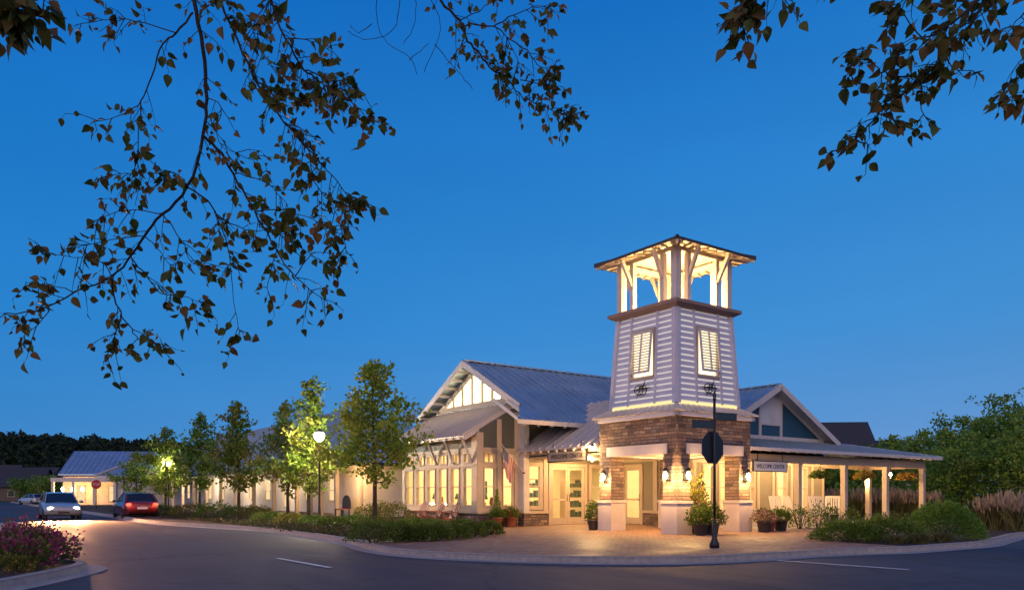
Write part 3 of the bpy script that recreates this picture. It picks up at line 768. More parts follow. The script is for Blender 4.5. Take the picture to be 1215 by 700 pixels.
# bay walls
BV, BU = -1.9, 8.2
lw = [(8.55,9.16),(9.49,10.10),(10.43,11.05),(11.37,12.0),(12.30,12.93),(13.25,13.87)]
ML = FL(BV); MR = FW(BU)
holes = [(-b_-.0,-a_+.0,.79,2.23) for a_,b_ in lw]+[(-b_,-a_,2.44,2.80) for a_,b_ in lw]
b = MB(ML); b.wall(-14.17,-8.2,.55,2.95,0,.12,holes); bw = b.build('bay_wall', M['trim'], hall)
b = MB(ML); b.box(-14.17,-8.2,.0,.12,2.95,3.58); b.build('batten_band', M['darkside'], bw)
b = MB(ML); b.box(-14.12,-8.25,.02,.12,-.03,.55); b.build('stone_base', M['stone'], bw)
b = MB(ML); b.box(-14.2,-8.2,-.05,.0,.50,.60); b.box(-14.2,-8.2,-.04,.0,2.27,2.39); b.box(-14.2,-8.2,-.05,0,2.88,3.0)
b.box(-8.56,-8.17,-.04,.0,.6,3.55); b.box(-14.2,-13.95,-.04,0,.6,3.5)
b.build('trim_band', M['trim'], bw)
for a_,b_ in lw:
    window(hall, ML, -b_-.03, -a_+.03, .76, 2.26, .05, rails=(1.52,), mat='trim')
    window(hall, ML, -b_-.03, -a_+.03, 2.41, 2.83, .05, bars=(-(a_+b_)/2,), name='transom_window', mat='trim')
rw = [(-1.6,-1.12),(-.74,-.26)]
b = MB(MR); b.wall(-1.78,-.02,.55,2.95,0,.12,[(a_,c_,.79,2.23) for a_,c_ in rw]+[(a_,c_,2.44,2.80) for a_,c_ in rw]); bs = b.build('bay_wall', M['trim'], hall)
b = MB(MR); b.prism([(-1.78,0,2.95),(-.02,0,2.95),(-.02,0,4.68),(-1.78,0,3.68)],(0,.12,0)); b.build('batten_band', M['darkside'], bs)
b = MB(MR); b.box(-1.82,-.02,.02,.12,-.03,.55); b.build('stone_base', M['stone'], bs)
b = MB(MR); b.box(-1.93,-1.66,-.045,0,.6,3.56); b.box(-1.02,-.82,-.04,0,.6,4.1); b.box(-.2,-.02,-.04,0,.6,4.4); b.box(-1.66,-.02,-.035,0,2.27,2.39); b.box(-1.66,-.02,-.036,0,2.87,3.0); b.box(-1.93,-.02,-.06,0,.5,.6)
b.build('trim_band', M['trim'], bs)
for a_,c_ in rw:
    window(hall, MR, a_-.03, c_+.03, .76, 2.26, .05, rails=(1.52,), mat='trim')
    window(hall, MR, a_-.03, c_+.03, 2.41, 2.83, .05, bars=((a_+c_)/2,), name='transom_window', mat='trim')
# corner column
b = MB(F); b.box(-.02,.24,7.82,8.2,.58,4.7); b.box(-.06,.28,7.78,8.2,.5,.58); cc = b.build('corner_column', M['white'], hall)
b = MB(F); b.box(-.03,.25,7.80,8.2,-.03,.5); b.build('stone_base', M['stone'], cc)
# entry wall u = 8.1 with door pair
E = FW(8.1)
b = MB(E); b.wall(.24,4.9,.58,4.4,0,.14,[(.44,1.0,.75,2.35),(1.52,3.29,.0,2.38),(3.70,4.35,.75,2.35)]); ew = b.build('entry_wall', M['taupe'], hall)
b = MB(E); b.box(.25,1.45,-.02,.13,-.03,.47); b.build('stone_base', M['stone'], ew)
b = MB(E); b.box(3.37,4.86,-.02,.13,-.03,.47); b.build('stone_base', M['stone'], ew)
b = MB(E); b.box(.25,1.45,-.06,.13,.47,.58); b.box(3.37,4.86,-.06,.13,.47,.58); b.box(1.15,1.38,-.03,0,.58,2.6); b.box(.24,4.9,-.04,0,2.62,2.78); b.build('trim_band', M['trim'], ew)
window(hall, E, .30,1.12,.62,2.48,.15, rails=(1.56,))
window(hall, E, 3.55,4.5,.62,2.48,.15, rails=(1.56,))
def door_leaf(parent, M4, x0, x1, z1=2.30, hinge=1):
    b = MB(M4); w=.11
    b.box(x0,x0+w,-.01,.04,.02,z1); b.box(x1-w,x1,-.01,.04,.02,z1); b.box(x0+w,x1-w,-.01,.04,.02,.28); b.box(x0+w,x1-w,-.01,.04,z1-.12,z1); b.box(x0+w,x1-w,-.008,.04,.98,1.06)
    d = b.build('door', M['trim'], parent)
    b = MB(M4); b.box(x0+w,x1-w,.012,.018,.28,z1-.12); b.build('pane', M['glass'], d)
    b = MB(M4); xh = x1-.05 if hinge>0 else x0+.05
    b.tube([(xh,-.01,.95),(xh,-.06,.97),(xh,-.06,1.2),(xh,-.01,1.22)],.011,6); b.build('handle', M['darkmetal'], d)
b = MB(E); b.box(1.40,1.52,-.05,.12,0,2.46); b.box(3.29,3.41,-.05,.12,0,2.46); b.box(1.52,3.29,-.05,.12,2.34,2.46); b.build('door_frame', M['trim'], ew)
door_leaf(hall, E, 1.53, 2.40, 2.33, 1); door_leaf(hall, E, 2.41, 3.28, 2.33, -1)
# lean-to roof between hall and tower: eave along u at v = -.1
b = MB(F); tl=.6; v1=3.3
zl = lambda v: 2.97+tl*v
slab(b,[(-.12,3.55,zl(-.12)),(-.12,8.08,zl(-.12)),(v1,8.08,zl(v1)),(v1,3.55,zl(v1))],.06)
nB = Vector((-tl,0,1)).normalized()
for i in range(11):
    u = 3.6+i*.445; b.bar(Vector((-.12,u,zl(-.12)))+nB*.02, Vector((v1,u,zl(v1)))+nB*.02,.05,.075,nB)
lean = b.build('lean_to_roof', M['awning'], hall)
b = MB(F)
for i in range(10):
    u = 3.75+i*.48; b.bar((-.16,u,zl(-.16)-.10),(1.2,u,zl(1.2)-.10),.06,.09)
b.box(.22,.36,3.55,8.08,2.72,2.94); b.build('rafter', M['white'], lean)
b = MB(F); b.box(.26,3.2,3.6,8.05,2.60,2.66); b.build('entry_ceiling', M['trim'], hall)
# side wall v = 4.9 (u 3.7 .. 8.1) seen through the tower
S = FL(4.9)
b = MB(S); b.wall(-8.1,-3.7,.58,3.6,0,.14,[(-7.38,-6.42,0,2.38),(-5.2,-4.5,.8,2.3)]); sw = b.build('entry_wall', M['taupe'], hall)
b = MB(S); b.box(-6.3,-3.7,-.02,.13,-.03,.47); b.build('stone_base', M['stone'], sw)
b = MB(S); b.box(-8.1,-7.5,-.02,.13,-.03,.47); b.build('stone_base', M['stone'], sw)
b = MB(S); b.box(-6.3,-3.7,-.05,.13,.47,.58); b.box(-8.08,-7.5,-.05,.13,.47,.58); b.box(-5.72,-5.5,-.04,0,.58,2.6); b.box(-8.1,-3.7,-.035,0,2.55,2.7); b.box(-3.85,-3.66,-.04,0,.58,3.4); b.build('trim_band', M['trim'], sw)
b = MB(S); b.box(-7.5,-7.38,-.05,.12,0,2.46); b.box(-6.42,-6.30,-.05,.12,0,2.46); b.box(-7.38,-6.42,-.05,.12,2.34,2.46); b.build('door_frame', M['trim'], sw)
door_leaf(hall, S, -7.37, -6.43, 2.33, 1)
window(hall, S, -5.25,-4.45,.75,2.35,.1, rails=(1.55,))
# porch wing: front wall u = 3.7
P_ = FW(3.7)
pw = [(5.5,6.1),(6.45,7.05),(8.05,8.6),(10.1,10.75),(11.55,12.2)]
b = MB(P_); b.wall(4.9,13.5,.0,3.5,0,.14,[(a_,c_,.55,2.35) for a_,c_ in pw]); fw_ = b.build('porch_wall', M['taupe'], hall)
b = MB(P_); b.box(4.9,13.5,-.03,0,.0,.42); b.box(4.9,13.5,-.035,0,2.45,2.62)
for x in (5.0,7.3,8.85,9.85,11.1,12.6,13.4): b.box(x-.08,x+.08,-.03,0,.42,2.45)
b.build('trim_band', M['trim'], fw_)
for a_,c_ in pw: window(hall, P_, a_-.06,c_+.06,.49,2.41,.09, rails=(1.5,))
b = MB(F); b.box(13.36,13.5,3.84,14.0,0,3.4); b.build('end_wall', M['creamside'], hall)
# porch roof (hipped end)
b = MB(F); ze_,zt_=2.86,3.48; ue,ut=.55,3.5; ve=17.55
b.prism([(3.56,ue,ze_),(ve,ue,ze_),(ve-2.95,ut,zt_),(3.56,ut,zt_)],(0,0,-.07))
b.prism([(ve,ue,ze_),(ve,6.6,ze_),(ve-2.95,3.9,zt_),(ve-2.95,ut,zt_)],(0,0,-.07))
nP = Vector((0,-(zt_-ze_)/(ut-ue),1)).normalized()
for i in range(33):
    v = 3.65+i*.42
    t = 1 if v < ve-2.95 else (ve-v)/2.95
    if t > .05: b.bar(Vector((v,ue,ze_))+nP*.018, Vector((v,ue+(ut-ue)*t,ze_+(zt_-ze_)*t))+nP*.018,.03,.04,nP)
b.bar((ve,ue,ze_+.01),(ve-2.95,ut,zt_+.01),.12,.04)
pr = b.build('porch_roof', M['roof'], hall)
b = MB(F); b.box(3.56,ve+.02,ue-.03,ue,ze_-.12,ze_-.005); b.box(ve,ve+.03,ue,6.6,ze_-.12,ze_-.005)
for i in range(26): v=3.75+i*.54; b.bar((v,ue+.02,ze_-.115),(v,1.25,ze_+.03),.06,.08)
for i in range(6): u=1.0+i*.55; b.bar((ve-.02,u,ze_-.115),(17.0,u,ze_-.02),.06,.08)
b.build('fascia', M['white'], pr)
b = MB(F); b.box(3.56,17.4,1.25,3.69,2.66,2.70); b.build('porch_ceiling', M['trim'], pr)
b = MB(F); b.box(3.56,17.2,1.10,1.28,2.38,2.66); b.box(17.02,17.2,1.28,3.75,2.38,2.66); b.box(13.5,17.02,3.62,3.76,2.38,2.66); b.build('porch_beam', M['trim'], hall)
for v,u in ((4.80,1.19),(7.88,1.19),(10.95,1.19),(14.05,1.19),(17.11,1.19),(17.11,3.69)):
    b = MB(F); b.box(v-.10,v+.10,u-.10,u+.10,.0,2.38); b.box(v-.13,v+.13,u-.13,u+.13,-.03,.16); b.box(v-.125,v+.125,u-.125,u+.125,2.30,2.379)
    b.build('porch_post', M['trim'], hall)
# porch wing gable
VG,ZG,SG = 9.17,5.65,.53
zg = lambda v: ZG-SG*abs(v-VG)
b = MB(F); u0,u1 = 2.85,11.0
slab(b,[(VG,u0,ZG),(13.3,u0,zg(13.3)),(13.3,u1,zg(13.3)),(VG,u1,ZG)],.09); slab(b,[(VG,u0,ZG),(VG,u1,ZG),(5.04,u1,zg(5.04)),(5.04,u0,zg(5.04))],.09)
for s in (-1,1):
    nn = Vector((s*SG,0,1)).normalized()
    for i in range(19):
        u = u0+.05+i*.42; b.bar(Vector((VG,u,ZG))+nn*.02, Vector((VG+s*4.13,u,zg(13.3)))+nn*.02,.05,.075,nn)
b.bar((VG,u0,ZG+.02),(VG,u1,ZG+.02),.2,.05)
gr = b.build('gable_roof', M['roof'], hall)
b = MB(F)
for s in (-1,1): b.bar((VG,u0-.025,ZG-.10),(VG+s*4.13,u0-.025,zg(13.3)-.10),.22,.05,(0,1,0)) ; b.prism([(VG,u0,ZG-.10),(VG+s*4.1,u0,zg(13.27)-.10),(VG+s*4.1,3.3,zg(13.27)-.10),(VG,3.3,ZG-.10)],(0,0,-.03))
b.build('fascia', M['white'], gr)
b = MB(F); uw=3.35; b.prism([(5.3,uw,3.44),(13.0,uw,3.44),(VG,uw,ZG-.12)],(0,.1,0)); gwall = b.build('gable_wall', M['teal'], hall)
b = MB(F); b.prism([(8.55,uw-.012,4.12),(9.79,uw-.012,4.12),(9.79,uw-.012,zg(9.79)-.14),(VG,uw-.012,ZG-.14),(8.55,uw-.012,zg(8.55)-.14)],(0,.01,0)); b.build('upper_siding', M['whiteside'], gwall)
b = MB(F)
b.box(5.3,12.9,uw-.05,uw-.002,3.44,3.60)
for v in (8.48,9.86): b.box(v-.07,v+.07,uw-.045,uw-.003,3.6,zg(v)-.16)
b.box(8.55,9.79,uw-.043,uw-.004,4.03,4.13)
for s in (-1,1): b.bar((VG,uw-.03,ZG-.18),(VG+s*3.7,uw-.03,zg(12.87)-.18),.12,.05,(0,1,0))
b.build('gable_trim', M['white'], gwall)
# rear corner of the hall (behind the street trees), hipped blue roof, small porch with posts
b = MB(F); b.box(0.0,.14,22.94,25.9,0,3.1); b.build('rear_wall', M['creamside'], hall)
b = MB(F); b.box(.0,9,22.8,22.94,0,3.1); b.build('rear_wall', M['creamside'], hall)
b = MB(F); b.box(-.03,.1,22.77,22.9,0,3.1); b.build('corner_board', M['trim'], hall)
b = MB(F); b.wall(25.9,78,0,3.1,0,.14) if False else None
MQ = FL(2.2)
farw = [(-28.2-4.4*i,-27.0-4.4*i,.3 if i%3==0 else .8,2.3) for i in range(11)]
b = MB(MQ); b.wall(-78,-25.9,0,3.1,0,.14,farw); b.build('rear_wall', M['greyside'], hall)
for h in farw: window(hall, MQ, h[0]-.08,h[1]+.08,h[2]-.06,h[3]+.08,.12, rails=(1.5,), pane='farglow')
b = MB(F); b.box(.14,2.2,25.76,25.9,0,3.1); b.build('rear_wall', M['creamside'], hall)
b = MB(F)
ridge0,ridge1 = (7,41,7.9),(7,79,7.9)
b.prism([(-1,21.8,2.98),(-1,79,2.98),ridge1,ridge0],(0,0,-.1)); b.prism([(15,21.8,2.98),(-1,21.8,2.98),ridge0],(0,0,-.1)); b.prism([(15,79,2.98),(15,21.8,2.98),ridge0,ridge1],(0,0,-.1))
nR = Vector((-4.92/8,0,1)).normalized()
for i in range(95):
    u = 22.2+i*.6; t = min(1,(u-21.8)/19.2); b.bar(Vector((-1,u,2.98))+nR*.02, Vector((-1+8*t,u,2.98+4.92*t))+nR*.02,.05,.06,nR)
nH = Vector((0,-4.92/19.2,1)).normalized()
for i in range(14):
    v=-.6+i*.6; t=(v+1)/8; b.bar(Vector((v,21.8,2.98))+nH*.02,Vector((v,21.8+19.2*t,2.98+4.92*t))+nH*.02,.05,.06,nH)
b.build('rear_roof', M['roof'], hall)
b = MB(F); b.box(-1.05,-.98,21.8,79,2.72,2.95); b.box(-1,15,21.74,21.8,2.76,2.95); b.box(-.5,2.2,25.9,79,2.86,2.9); b.build('rear_fascia', M['darkmetal'], hall)
for u in (24.9,27.2,28.9,31.2,35.6,40,44.4,48.8,53.2,57.6,62,66.4,70.8,75.2):
    b = MB(F); b.box(-.62,-.40,u-.11,u+.11,-.03,2.80); 
    if u > 33:
        for s in (-1,1): b.bar((-.51,u,2.25),(-.51,u+s*.55,2.78),.08,.08)
    b.build('porch_post', M['trim'], hall)
point('porch_lamp', F @ Vector((.9,30.0,2.3)), 420, (1,.6,.25), .08, hall)
point('porch_lamp', F @ Vector((-1.0,22.0,2.3)), 420, (1,.62,.27), .08, hall)  # unseen lamp, set at the corner to light both rear walls
for u in (40,50,60): point('porch_lamp', F @ Vector((.5,u,2.3)), 520, (1,.7,.4), .08, hall)
# small white cross gable over the rear porch
b = MB(F); b.prism([(-1.3,55,2.95),(-1.3,60.4,2.95),(-1.3,57.7,4.9)],(.2,0,0)); cg=b.build('cross_gable', M['whiteside'], hall)
b = MB(F); slab(b,[(-1.7,54.6,2.9),(-1.7,57.7,5.1),(4,57.7,5.1),(4,54.6,2.9)],.1); slab(b,[(-1.7,57.7,5.1),(-1.7,60.8,2.9),(4,60.8,2.9),(4,57.7,5.1)],.1); b.build('cross_roof', M['roof'], hall)
b = MB(F); b.bar((-1.74,54.5,2.8),(-1.74,57.7,5.02),.1,.3,(0,0,1)); b.bar((-1.74,57.7,5.02),(-1.74,60.9,2.8),.1,.3,(0,0,1)); b.build('fascia', M['white'], cg)
point('gable_lamp', F @ Vector((-2.4,57.7,2.6)), 160, (1,.75,.45), .08, hall)

# interiors (walls, floor and ceiling lights seen through the glass)
b = MB(F); b.box(-1.76,9,8.26,14.1,-.02,.03); b.build('floor', M['woodfloor'], hall)
b = MB(F); b.box(-1.76,9,14.02,14.12,.03,3.3); b.box(8.9,9.0,8.3,14.0,.03,3.3); b.box(-1.74,8.9,8.3,14.0,3.18,3.26); b.box(3.3,8.9,8.26,8.30,2.6,3.2); b.build('inner_wall', M['plaster'], hall)
b = MB(F); b.box(5.06,13.34,3.86,8.08,.015,.03); b.build('floor', M['woodfloor'], hall)
b = MB(F); b.box(5.06,13.34,8.0,8.06,.03,3.1); b.box(5.06,13.34,3.86,8.0,3.0,3.08); b.build('inner_wall', M['plaster'], hall)
DOWN = Matrix()
area('ceiling_light', F @ T((-.6,11.2,3.1)), 240, 1.6, 5.2, (1,.74,.36), hall)
area('ceiling_light', F @ T((3.6,11.2,3.1)), 520, 5, 4.5, (1,.74,.36), hall)
area('ceiling_light', F @ T((9.2,5.9,2.9)), 520, 7.5, 3, (1,.74,.36), hall)
def picture(M4,x0,x1,z0,z1,label):
    o = empty('picture', M4 @ T(((x0+x1)/2,0,z0)), label, 'picture', 'pictures on the inside walls')
    b = MB(M4); w=.05; b.box(x0,x0+w,-.03,0,z0,z1); b.box(x1-w,x1,-.03,0,z0,z1); b.box(x0+w,x1-w,-.03,0,z0,z0+w); b.box(x0+w,x1-w,-.03,0,z1-w,z1); b.build('frame', M['darkmetal'], o)
    b = MB(M4); b.box(x0+w,x1-w,-.014,-.002,z0+w,z1-w); b.build('canvas', M['picture'], o)
IW = F @ T((8.9,0,0)) @ RZ(-90)
picture(IW,-9.4,-8.75,1.1,1.9,'dark framed picture behind the bay window nearest the corner'); picture(IW,-12.1,-11.5,1.05,1.8,'dark framed picture behind the middle bay windows')
picture(F @ T((0,14.02,0)),1.6,2.4,1.1,1.85,'dark framed picture seen through the side window')
# shelves behind the doors
def shelf(M4,label):
    o = empty('display_shelf', M4, label, 'shelf', 'display shelves inside the hall')
    b = MB(M4); b.box(-.8,-.76,-.17,.17,0,1.9); b.box(.76,.8,-.17,.17,0,1.9); b.build('upright', M['woodfloor'], o)
    b = MB(M4)
    for z in (.15,.6,1.05,1.5,1.86): b.box(-.76,.76,-.17,.17,z,z+.03)
    b.build('board', M['woodfloor'], o)
    r = random.Random(3); b = MB(M4)
    for z in (.18,.63,1.08,1.53):
        x=-.7
        while x<.6:
            w=r.uniform(.08,.2); h=r.uniform(.12,.32); b.box(x,x+w,-.1,.08,z,z+h); x+=w+r.uniform(.02,.12)
    b.build('goods', M['picture'], o)
shelf(F @ T((5.3,11.0,.03)),'display shelf of dark goods behind the double doors')
shelf(F @ T((3.3,11.4,.03)),'display shelf behind the window beside the double doors')

def display_table(M4,label,sd):
    o = empty('display_table', M4, label, 'table', 'display tables inside the bay')
    b = MB(M4); b.box(-.5,.5,-.3,.3,.72,.76); b.build('tabletop', M['woodfloor'], o)
    for x in (-.45,.45):
        for y in (-.25,.25): b = MB(M4); b.box(x-.025,x+.025,y-.025,y+.025,0,.72); b.build('leg', M['woodfloor'], o)
    r = random.Random(sd); b = MB(M4)
    b.lathe([(.05,.76),(.07,.84),(.025,.92),(.025,1.0)],(-.25,0,0),10); b.build('lamp_base', M['potdark'], o)
    b = MB(M4); b.lathe([(.15,1.0),(.09,1.24)],(-.25,0,0),14); b.build('lamp_shade', M['picture'], o)
    b = MB(M4); b.lathe([(.07,.76),(.10,.86),(.05,1.0+.1*r.random()),(.06,1.08)],(.2,.05,0),12); b.build('vase', M['potred'], o)
for i,(u,l) in enumerate(((9.3,'display table with lamp and vase inside the right of the bay'),(11.3,'display table with lamp and vase inside the middle of the bay'),(13.2,'display table with lamp and vase inside the left of the bay'))): display_table(F @ T((-.7,u,.03)) @ RZ(-90), l, i)

# ================================================================== SIGNS, FLAG
def board_sign(M4, w, h, board, letter, label, chains, rim=None):
    o = empty('hanging_sign', M4, label, 'sign')
    b = MB(M4); b.box(-w/2,w/2,-.025,.025,0,h); b.build('board', M[board], o)
    b = MB(M4); e=.03; rm=rim or 'darkmetal'
    b.box(-w/2-e,-w/2,-.035,.035,-e,h+e); b.box(w/2,w/2+e,-.035,.035,-e,h+e); b.box(-w/2,w/2,-.035,.035,-e,0); b.box(-w/2,w/2,-.035,.035,h,h+e); b.build('frame', M[rm], o)
    for x in (-w*.38, w*.38):
        b = MB(M4); b.tube([(x,0,h+e),(x,0,h+chains)],.014,6); b.build('hanger', M['darkmetal'], o)
    text_mesh('lettering','WELCOME CENTER', M4 @ T((0,-.030,h/2)), w*.86, h*.46, .012, M[letter], o)
board_sign(F @ T((-.06,5.16,2.42)) @ RZ(-90), 2.1, .34, 'signtan', 'letterbrown', 'tan hanging sign reading WELCOME CENTER over the double doors', .34)
board_sign(F @ T((5.93,1.0,2.06)), 1.9, .33, 'signwhite', 'letterblue', 'white hanging sign reading WELCOME CENTER under the porch edge', .30)

def stop_octagon(M4, r, parent, name, mat):
    b = MB(M4); P=[(r*math.cos(R(22.5+45*i)),0,r*math.sin(R(22.5+45*i))) for i in range(8)]; b.prism(P,(0,.012,0)); return b.build(name, mat, parent)
# sign post on the plaza, seen from its back
SP = T((4.62,17.6,0)) @ RZ(35.5)
o = empty('stop_sign', SP, 'black signpost on the plaza corner showing the dark back of a stop sign', 'street sign')
b = MB(SP); b.lathe([(.03,.62),(.033,2.0),(.03,3.35)],n=12); b.lathe([(.11,0),(.11,.10),(.09,.13),(.062,.2),(.048,.55),(.03,.68)],n=14); b.build('pole', M['darkmetal'], o)
b = MB(SP); b.lathe([(.03,3.35),(.05,3.38),(.03,3.41),(.045,3.46),(.03,3.52),(.004,3.58)],n=12); b.build('finial', M['darkmetal'], o)
OM = SP @ T((0,.045,2.28))
b = MB(OM); r_=.395; b.prism([(r_*math.cos(R(22.5+45*i)),0,r_*math.sin(R(22.5+45*i))) for i in range(8)],(0,.015,0)); oc = b.build('sign_plate', M['darkmetal'], o)
b = MB(OM); r_=.375; b.prism([(r_*math.cos(R(22.5+45*i)),.017,r_*math.sin(R(22.5+45*i))) for i in range(8)],(0,.003,0)); b.build('sign_face', M['signred'], oc)
for ang,z,s in ((28,2.72,-1),(62,2.92,1)):
    BM = T((4.62,17.6,z)) @ RZ(ang-35.5+ (0 if s>0 else 35))
    b = MB(BM); x0,x1 = (.05,.66) if s>0 else (-.66,-.05)
    b.box(x0,x1,-.008,.008,0,.15); bl = b.build('street_blade', M['signgreen'], o)
    b = MB(BM); b.box(x0-.012,x1+.012,-.012,.012,.15,.166); b.box(x0-.012,x1+.012,-.012,.012,-.016,0); b.build('blade_rail', M['darkmetal'], bl)
# far stop sign facing the camera
SF = T((-37.2,69,0)) @ RZ(28)
o = empty('stop_sign', SF, 'far red stop sign reading STOP in front of the lit porch at left', 'street sign')
b = MB(SF); b.tube([(0,0,-.05),(0,0,2.6)],.035,8); b.build('pole', M['darkmetal'], o)
sf = stop_octagon(SF @ T((0,-.06,2.15)), .42, o, 'sign_face', M['signred'])
text_mesh('lettering','STOP', SF @ T((0,-.066,2.15)), .56, .25, .008, M['signwhite'], sf)

# flag on an angled pole fixed to the corner column
m, nt = base('flag_cloth', (.5,.5,.5), .8)
uvn = coord(nt,'UV'); sp = nt.n.new('ShaderNodeSeparateXYZ'); nt.l.new(uvn, sp.inputs[0])
def mth(op,a,bv):
    n = nt.n.new('ShaderNodeMath'); n.operation = op
    for i,q in enumerate((a,bv)):
        if isinstance(q,(int,float)): n.inputs[i].default_value = q
        else: nt.l.new(q, n.inputs[i])
    return n.outputs[0]
st = mth('LESS_THAN', mth('FRACT', mth('MULTIPLY', sp.outputs[1], 6.5), 0), .5)
cant = mth('MULTIPLY', mth('LESS_THAN', sp.outputs[0], .42), mth('GREATER_THAN', sp.outputs[1], .46))
m1 = nt.n.new('ShaderNodeMixRGB'); nt.l.new(st, m1.inputs[0]); m1.inputs[1].default_value=(.62,.55,.52,1); m1.inputs[2].default_value=(.45,.035,.04,1)
sx = mth('SUBTRACT', mth('FRACT', mth('MULTIPLY', sp.outputs[0], 14), 0), .5); sy = mth('SUBTRACT', mth('FRACT', mth('MULTIPLY', sp.outputs[1], 11), 0), .5)
star = mth('LESS_THAN', mth('ADD', mth('MULTIPLY', sx, sx), mth('MULTIPLY', sy, sy)), .06)
m0 = nt.n.new('ShaderNodeMixRGB'); nt.l.new(star, m0.inputs[0]); m0.inputs[1].default_value=(.03,.04,.14,1); m0.inputs[2].default_value=(.6,.6,.6,1)
m2 = nt.n.new('ShaderNodeMixRGB'); nt.l.new(cant, m2.inputs[0]); nt.l.new(m1.outputs[0], m2.inputs[1]); nt.l.new(m0.outputs[0], m2.inputs[2])
nt.l.new(m2.outputs[0], nt.b.inputs['Base Color']); M['flag'] = m
p0 = F @ Vector((.0,7.84,2.05)); p1 = F @ Vector((-1.25,7.55,3.1))
o = empty('flag', T(p0), 'red and white striped flag drooping from an angled pole by the corner column', 'flag')
b = MB(); b.tube([p0,p1],[.017,.013],8); b.ball(p1,.03); b.build('flagpole', M['white'], o)
b = MB(); b.lathe([(.05,-.03),(.05,.0),(.03,.05)],p0,10); b.build('bracket', M['darkmetal'], o)
NU,NV=14,10; V=[]; UVs=[]
pa = p1.lerp(p0,.03); pb = p1.lerp(p0,.55)
for i in range(NU+1):
    for j in range(NV+1):
        s=i/NU; t=j/NV                               # s: along fly, t: along hoist (pole)
        h = pa.lerp(pb, t*(1-.25*s)); h = h.lerp(pa.lerp(pb,.45), .42*s)
        fold = .07*math.sin(t*9+s*3)*s**.5
        V.append(h + Vector((0,0,-1.15*s)) + (F.to_3x3() @ Vector((.10*s+fold*.4, fold, 0)))); UVs.append((s,1-t))
me = bpy.data.meshes.new('cloth'); me.from_pydata([tuple(v-p0) for v in V],[],[(i*(NV+1)+j,(i+1)*(NV+1)+j,(i+1)*(NV+1)+j+1,i*(NV+1)+j+1) for i in range(NU) for j in range(NV)])
ul = me.uv_layers.new(name='UVMap')
for lp in me.loops: ul.data[lp.index].uv = UVs[lp.vertex_index]
me.polygons.foreach_set('use_smooth',[True]*len(me.polygons)); me.materials.append(M['flag']); link(bpy.data.objects.new('cloth',me), o)

# ================================================================== LAMPS
def street_lamp(x,y,h,label,W):
    Q = T((x,y,0)); o = empty('street_lamp', Q, label, 'street lamp', 'street lamps along the planting bed')
    b = MB(Q); b.lathe([(.13,-.03),(.13,.15),(.09,.22),(.06,.6),(.05,.7),(.042,h-.25),(.07,h-.2),(.05,h-.12)],n=12); b.build('pole', M['darkmetal'], o)
    b = MB(Q); b.lathe([(.07,h-.12),(.19,h-.02),(.23,h+.12),(.20,h+.2),(.10,h+.25)],n=14); b.build('globe', M['streetglow'], o)
    b = MB(Q); b.lathe([(.21,h+.25),(.12,h+.34),(.03,h+.40),(.004,h+.46)],n=14); b.build('cap', M['darkmetal'], o)
    for k in range(4):
        a=k*math.pi/2; point('lamp_light', Vector((x+.34*math.cos(a),y+.34*math.sin(a),h+.05)), W/4, (1,.86,.62), .08, o)
street_lamp(-8.25,33.0,3.62,'lit street lamp on a black pole standing in front of the twin trees',1250)
street_lamp(-26.1,58.6,3.5,'far lit street lamp hidden in the bright green tree',1300)
def pendant(p, label, W=45):
    Q = T(p); o = empty('porch_lantern', Q, label, 'lantern', 'lanterns on the porch')
    b = MB(Q); b.lathe([(.012,.34),(.02,.2),(.10,.14),(.10,.12)],n=10); b.lathe([(.07,-.12),(.08,-.1),(.05,-.09)],n=10)
    for k in range(4):
        a=k*math.pi/2; b.bar((.08*math.cos(a),.08*math.sin(a),.13),(.07*math.cos(a),.07*math.sin(a),-.1),.01,.01)
    b.build('cage', M['darkmetal'], o)
    b = MB(Q); b.ball((0,0,.02),(.055,.055,.08),10,8); b.build('bulb', M['lampglow'], o)
    point('lantern_light', p + Vector((0,0,-.22)), W, (1,.58,.22), .05, o)
pendant(F @ Vector((14.50,1.22,2.05)), 'lit lantern hanging just right of the third front post of the porch', 110)
pendant(F @ Vector((16.86,3.69,2.05)), 'lit lantern hanging at the rear corner of the porch', 110)
for v in (5.9,7.6,9.4,11.2,12.8):
    b = MB(F @ T((v,2.4,2.60))); b.lathe([(.04,.06),(.13,.055),(.13,.0),(.10,-.015)],n=14); d_ = b.build('ceiling_lamp', M['trim'], hall)
    b = MB(F @ T((v,2.4,2.60))); b.lathe([(.10,-.016),(.08,-.035),(.01,-.045)],n=14); b.build('diffuser', M['lampglow'], d_)
    point('ceiling_lamp_light', F @ Vector((v,2.4,2.42)), 120, (1,.62,.26), .1, d_)
Q = F @ T((-.10,3.72,2.84)) @ RZ(-90); o = empty('flood_lamp', Q, 'small bright flood lamp under the eave beside the tan sign', 'lamp')
b = MB(Q); b.lathe([(.03,.12),(.035,.10),(.09,.05),(.10,0)],n=12); b.build('housing', M['darkmetal'], o)
b = MB(Q); b.ball((0,0,-.02),(.075,.075,.06),10,8); b.build('bulb', M['lampglow'], o)
point('flood_light', F @ Vector((-.36,3.72,2.70)), 90, (1,.66,.3), .05, o)
Q = F @ T((2.4,6.6,2.58)); o = empty('added_entry_lamp', Q, 'small added ceiling lamp above the double doors', 'lamp')
b = MB(Q); b.lathe([(.02,.15),(.02,.1),(.10,.04),(.10,0)],n=12); b.build('housing', M['darkmetal'], o)
b = MB(Q); b.ball((0,0,-.02),(.07,.07,.05)); b.build('bulb', M['lampglow'], o)
point('added_entry_light', F @ Vector((2.4,6.8,2.25)), 230, (1,.60,.24), .08, o)  # added lamp, tucked up out of view to light the entry

